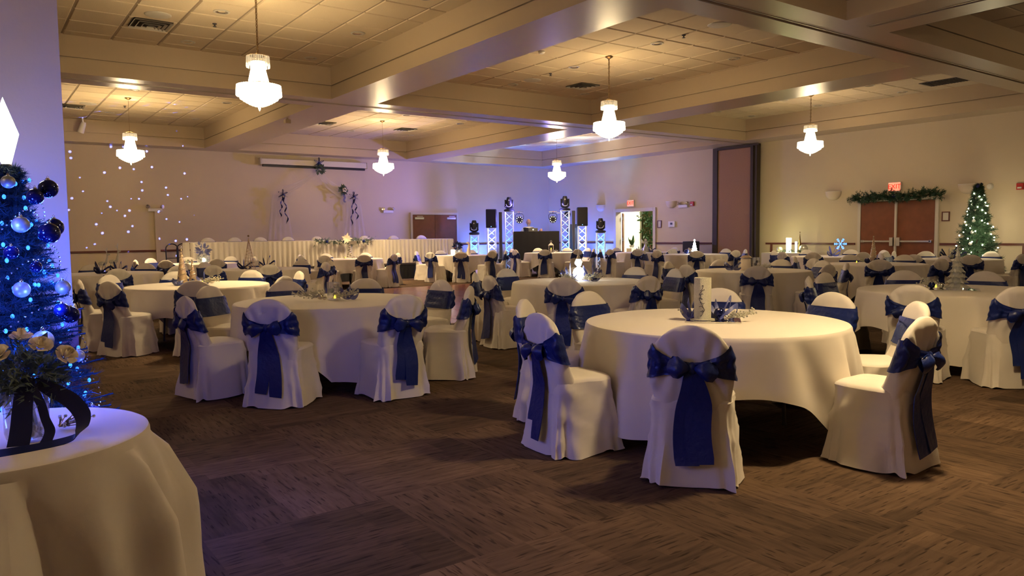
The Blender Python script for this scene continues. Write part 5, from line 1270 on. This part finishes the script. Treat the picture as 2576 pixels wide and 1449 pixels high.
# T11: lantern
x, y, a = loc('T11', -.02, 0); e = empty('white_lantern', (x, y, ZT)); tag(e, 'white metal lantern with a lit candle on the far table', 'lantern')
m = MB().bbox(-.09, -.09, 0, .09, .09, .02, .005)
for sx in (-1, 1):
    for sy in (-1, 1): m.box(sx * .075 - .008, sy * .075 - .008, .02, sx * .075 + .008, sy * .075 + .008, .24)
obj('frame', m, 'white_plastic', e, rotz=a, smooth=False); obj('roof', MB().lathe([(.135, .24), (.13, .25), (.05, .31), (.03, .33), (.035, .345), (0, .35)], 4), 'white_plastic', e, rotz=a + PI / 4, smooth=False)
obj('ring', MB().tube([(.028 * math.cos(t), 0, .375 + .028 * math.sin(t)) for t in [i * PI / 6 for i in range(12)]], .006, 6, closed=True), 'white_plastic', e, rotz=a); obj('candle', MB().lathe([(.035, .02), (.035, .11), (0, .11)], 14), 'rose_petal', e); obj('flame', MB().sphere((0, 0, .135), .014, 8, 6, (1, 1, 1.7)), 'emit_tealight', e)
loops('T11', .15, 0, .09, 'white ribbon twist right of the white lantern', 'tulle', 3, 15)
# T12: angel
x, y, a = loc('T12', .05, 0); e = empty('angel_figure', (x, y, ZT)); tag(e, 'pale angel figurine with spread skirt on the far right table', 'figurine')
obj('gown', MB().lathe([(.13, 0), (.10, .08), (.05, .2), (.035, .28), (.045, .33), (.02, .36)], 18, wob=lambda an, i: 1 + .08 * math.sin(an * 9)), 'silver_matte', e); obj('head', MB().sphere((0, 0, .40), .035, 14, 10), 'rose_petal', e)
m = MB()
for s in (-1, 1): m.ribbon([(s * .03, .03, .3), (s * .12, .06, .36), (s * .17, .06, .26)], [.05, .12, .03], (0, .1, 1), .006)
obj('wing', m, 'silver_matte', e); loops('T12', -.12, 0, .14, 'sheer navy ribbon heap left of the pale angel', seed=16, n=4); loops('T12', .22, 0, .14, 'sheer navy ribbon heap right of the pale angel', seed=17, n=4)
# T13: lit tree
x, y, a = loc('T13', 0, 0); e = empty('lit_tree', (x, y, ZT)); tag(e, 'small glowing white tiered tree on the far right table', 'decoration')
m = MB()
for k in range(5): z = .01 + k * .068; r = .11 * (1 - k / 6.2); m.lathe([(r * .5, z), (r, z + .008), (r * .45, z + .07), (.01, z + .085)], 16)
m.sphere((0, 0, .40), .025, 10, 8); obj('tiers', m, 'emit_white', e); obj('base', MB().lathe([(.08, 0), (.08, .012), (0, .012)], 16), 'silver_matte', e)
tball('T13', -.22, -.02, .07, 'blue_ball', 'large metallic blue ball left of the glowing white tree')
# T14: beige candle and berry glass
x, y, a = loc('T14', -.10, 0); e = empty('pillar_candle', (x, y, ZT)); tag(e, 'thick beige pillar candle on the right middle table', 'candle'); obj('pillar', MB().lathe([(.085, 0), (.085, .18), (.075, .19), (.06, .185), (.03, .18), (0, .18)], 24), 'rose_petal', e); obj('collar', MB().lathe([(.09, .20), (.10, .205), (.05, .24), (0, .245)], 20), 'gold_cone', e)
glass_cyl('T14', .06, .02, .06, .20, 'glass vase of dark berries beside the beige pillar candle', [('navy_ball', .025, .04), ('dark_grey', .025, .09), ('navy_ball', .022, .13)]); spray('T14', .02, -.08, .30, .0, 'silver twigs before the beige pillar candle', seed=20, n=50)
loops('T14', -.30, -.02, .16, 'long sheer navy ribbon curl left of the beige candle', seed=18, n=3); tball('T14', .22, -.02, .02, 'silver', 'tiny silver ball right of the berry vase')
# T15: gold cone
tcone('T15', -.02, 0, .50, .075, 'gold_cone', 'tall gold cone tree on the right table'); tealight('T15', -.30, -.05, 'orange tealight left of the tall gold cone tree'); tealight('T15', .22, -.03, 'yellow tealight right of the tall gold cone tree')
tball('T15', -.12, -.08, .05, 'navy_ball', 'navy ball left of the tall gold cone tree'); tball('T15', .05, -.10, .055, 'navy_ball', 'navy ball before the tall gold cone tree'); spray('T15', -.05, -.05, .24, 3.0, 'dark silver twigs by the tall gold cone tree', seed=21, n=40)
# T17: snowflake
x, y, a = loc('T17', .22, 0); e = empty('snowflake_light', (x, y, ZT)); tag(e, 'glowing blue snowflake on a thin stand, far right table', 'lamp'); m = MB(); cz = .30
for k in range(6):
    t = k * PI / 3; c_, s_ = math.cos(t), math.sin(t); m.tube([(0, 0, cz), (.13 * c_, 0, cz + .13 * s_)], .007, 6)
    for q in (.06, .10):
        for dd in (-.6, .6): m.tube([(q * c_, 0, cz + q * s_), (q * c_ + .045 * math.cos(t + dd), 0, cz + q * s_ + .045 * math.sin(t + dd))], .005, 5)
    m.sphere((.135 * c_, 0, cz + .135 * s_), .012, 6, 5)
obj('flake', m, 'snow_blue', e, rotz=a); obj('stand', MB().lathe([(.06, 0), (.055, .012), (.006, .02), (.006, .18), (0, .18)], 14), 'silver_matte', e); loops('T17', .05, -.05, .17, 'pale sheer ribbon heap left of the blue snowflake', 'sheer_navy', 4, 19)
lamp('POINT', (x - .1, y - .1, ZT + .3), .8, (.1, .3, 1), .1, name='snowflake_glow')
# T18
loops('T18', -.08, 0, .2, 'navy ribbon heap at the left of far right table', 'navy_ribbon', 5, 22); loops('T18', .10, 0, .15, 'pale sheer ribbon heap at the middle of far right table', 'sheer_navy', 4, 23); tball('T18', -.02, -.1, .05, 'pearl_ball', 'pale ball among navy ribbons on the far right table')

# side table with candles by the right wall
e = empty('side_table', (19.35, 12.95, 0)); tag(e, 'rectangular side table frame by the right wall beside the partition', 'table')
obj('tabletop', MB().bbox(-.36, -.72, .73, .36, .72, .75), 'wood_door', e)
for sx in (-1, 1):
    for sy in (-1, 1): obj('leg', MB().tube([(sx * .3, sy * .64, 0), (sx * .3, sy * .64, .73)], .016, 6), 'steel', e)
def scl(u, v):
    s = u * 4; w_, d_ = .40, .76; k = .018 * math.sin(u * 150) * (1 - v)
    if s < 1: x, y = -w_ + 2 * w_ * s, -d_
    elif s < 2: x, y = w_, -d_ + 2 * d_ * (s - 1)
    elif s < 3: x, y = w_ - 2 * w_ * (s - 2), d_
    else: x, y = -w_, d_ - 2 * d_ * (s - 3)
    return (x * (1 + k + .05 * (1 - v)), y * (1 + k), .02 + .752 * v)
c = obj('tablecloth', MB().grid(scl, 200, 6, cu=True).box(-.4, -.76, .755, .4, .76, .775), 'table_linen', loc=(19.35, 12.95, 0)); tag(c, 'white cloth to the floor on the candle side table by the wall', 'tablecloth')
def onside(name, dx, dy, label, cat): e = empty(name, (19.35 + dx, 12.95 + dy, .776)); tag(e, label, cat); return e
e = onside('lit_candle_vase', 0, .12, 'wide glowing cylinder candle holder on the side table', 'candle'); obj('cylinder', MB().lathe([(.07, 0), (.075, .42), (.07, .43), (0, .43)], 20), 'emit_soft', e)
e = onside('lit_candle', 0, -.12, 'thin glowing candle holder right of the wide one', 'candle'); obj('cylinder', MB().lathe([(.03, 0), (.035, .30), (.03, .32), (0, .32)], 16), 'emit_soft', e)
lamp('POINT', (19.2, 13.1, 1.15), 10, (1, .95, .35), .08, name='candle_glow')
e = onside('ornament_ball', 0, .42, 'silver openwork ball at the left end of the side table', 'ornament'); obj('ball', MB().sphere((0, 0, .09), .09, 18, 12), 'silver_matte', e); obj('band', MB().tube([(.092 * math.cos(t), .092 * math.sin(t), .09) for t in [i * PI / 10 for i in range(20)]], .006, 5, closed=True), 'silver', e)
e = onside('ornament_ball', 0, -.36, 'large silver openwork ball at the right end of side table', 'ornament'); obj('ball', MB().sphere((0, 0, .12), .12, 18, 12), 'silver_matte', e); obj('band', MB().tube([(.122 * math.cos(t), .122 * math.sin(t), .12) for t in [i * PI / 10 for i in range(20)]], .006, 5, closed=True), 'silver', e)
e = onside('wire_cone', .18, -.12, 'dark wire cone tree behind the candles on the side table', 'decoration'); obj('cone', MB().lathe([(.07, 0), (.035, .28), (0, .58)], 14), 'brass', e); obj('tip', MB().sphere((0, 0, .59), .015, 6, 5), 'brass', e)
e = onside('greenery', -.1, 0, 'low greenery at the foot of the candles on the side table', 'decoration'); m = MB()
for k in range(30): needles(m, (0, -.35 + .7 * k / 30, .02), (rng.uniform(-1, 1), rng.uniform(-1, 1), .5), .10, 16, .05, .004, rng)
obj('needles', m, 'green_needles', e, smooth=False)['kind'] = 'stuff'

# rose bouquet in the foreground glass vase
VX, VY = .125, 2.83
e = empty('glass_vase', (VX, VY, .772)); tag(e, 'clear glass vase holding the rose bouquet in the left foreground', 'vase')
obj('glass', MB().lathe([(0, 0), (.055, 0), (.062, .03), (.068, .16), (.066, .16), (.058, .03), (.05, .012), (0, .012)], 32), 'vase_glass', e)
gm = MB(); g = random.Random(31)
for k in range(120): gm.sphere((g.uniform(-.036, .036), g.uniform(-.036, .036), .016 + g.random() * .03), .007, 5, 4)
obj('glass_beads', gm, 'silver_matte', e)['kind'] = 'stuff'
st = MB()
for k in range(9): st.tube([(.03 * math.cos(k), .03 * math.sin(k), .03), (.01 * math.cos(k * 2), .01 * math.sin(k), .17)], .004, 5)
b = empty('rose_bouquet', (VX, VY, .772)); tag(b, 'bouquet of cream roses and dusty greens in the foreground vase', 'bouquet')
obj('stems', st, 'dusty_leaf', b)
def rose(c, r, tilt, sd):
    q = random.Random(sd); m = MB()
    for ring_, (n, rr, hh) in enumerate(((3, .22, 1.0), (4, .42, .95), (5, .65, .8), (6, .95, .55))):
        for i in range(n):
            a = 2 * PI * (i + ring_ * .5) / n + q.uniform(-.2, .2); w2 = 2 * PI / n * 1.25
            def pet(u, v, a=a, rr=rr, hh=hh, w2=w2):
                an = a + (u - .5) * w2 * (1 - .3 * v); R2 = r * (rr * (.35 + .65 * v ** .6) + (.12 * v ** 3 if rr > .5 else -.08 * v ** 2)); return (R2 * math.cos(an), R2 * math.sin(an), r * (hh * v * 1.2 - .1 * (2 * u - 1) ** 2 * v - (.2 * v ** 4 if rr > .5 else 0)))
            m.grid(pet, 6, 6)
    o = obj('rose', m, 'rose_petal', b, loc=c, smooth=True); o.rotation_euler = tilt
for k, (c, t) in enumerate((((-.095, -.075, .235), (.9, -.7, 0)), ((-.065, -.06, .285), (.7, -.3, 0)), ((.045, -.05, .30), (.6, .2, 0)), ((.11, -.06, .265), (.8, .6, 0)), ((.0, .02, .32), (.2, 0, 0)), ((-.10, .03, .27), (-.1, -.6, 0)))): rose(c, .033, t, k)
m = MB(); g = random.Random(3)
for k in range(170):
    d = Vector((g.gauss(0, 1), g.gauss(0, 1), g.gauss(.15, .7))).normalized(); p = Vector((0, 0, .20)) + d * .05
    needles(m, p, d, .075, 9, .028, .0035, g, .8)
leaves(m, (0, 0, .21), .10, 160, .042, g, .6)
obj('foliage', m, 'dusty_leaf', b, smooth=False)['kind'] = 'stuff'
rb = empty('satin_ribbon', (VX, VY, .772)); tag(rb, 'wide navy satin ribbon trailing from the foreground bouquet over the table', 'ribbon')
obj('tail', MB().sribbon([(.0, -.075, .20), (-.012, -.085, .12), (-.02, -.09, .05), (-.03, -.10, .006)], [.05, .055, .06, .06], (1, -.2, 0), .003), 'navy_ribbon', rb)
obj('loop', MB().sribbon([(.03, -.06, .19), (.07, -.05, .16), (.12, -.05, .12), (.15, -.06, .07), (.145, -.075, .03), (.12, -.10, .010), (.06, -.13, .005), (-.02, -.15, .004), (-.12, -.155, .004), (-.25, -.15, .004)], [.03, .045, .05, .05, .045, .035, .035, .04, .042, .04], [(.5, .2, .8), (.5, .1, .85), (.7, .1, .7), (.9, .2, .3), (.9, .5, .1), (.3, 1, .35), (0, 1, .45), (0, 1, .45), (0, 1, .4), (0, 1, .4)], .003), 'navy_ribbon', rb)
obj('loop', MB().sribbon([(.01, -.075, .19), (.035, -.085, .13), (.045, -.09, .08), (.055, -.10, .04), (.04, -.12, .008)], [.03, .026, .026, .03, .035], (1, .1, 0), .003), 'navy_ribbon', rb)
obj('knot', MB().sphere((.005, -.07, .195), .018, 10, 8, (1.2, .7, 1)), 'navy_ribbon', rb)
x2 = empty('berry_twig', (.22, 2.92, .772)); tag(x2, 'glittering berry twig lying behind the foreground vase', 'decoration'); m = MB(); be = MB()
for k in range(26):
    q = Vector((g.uniform(-.02, .10), g.uniform(-.04, .04), .008 + g.random() * .04)); m.tube([(0, 0, .008), q], .0015, 3); be.sphere(q, .006, 6, 4)
obj('twigs', m, 'brass', x2, smooth=False)['kind'] = 'stuff'; obj('berries', be, 'silver_matte', x2)['kind'] = 'stuff'

for x, y in ((1.9, 6.25), (1.3, 6.25)):  # unseen cans added to go with the blue patches on the floor
    e = empty('pin_spot', (x, y, ZB)); tag(e, 'small blue pin spot under the near ceiling beam, outside the picture, %s' % ('right' if x > 1.5 else 'left'), 'light')
    obj('can', MB().lathe([(0, -.02), (.04, -.02), (.045, -.12), (.035, -.12), (0, -.06)], 14), 'black_plastic', e)
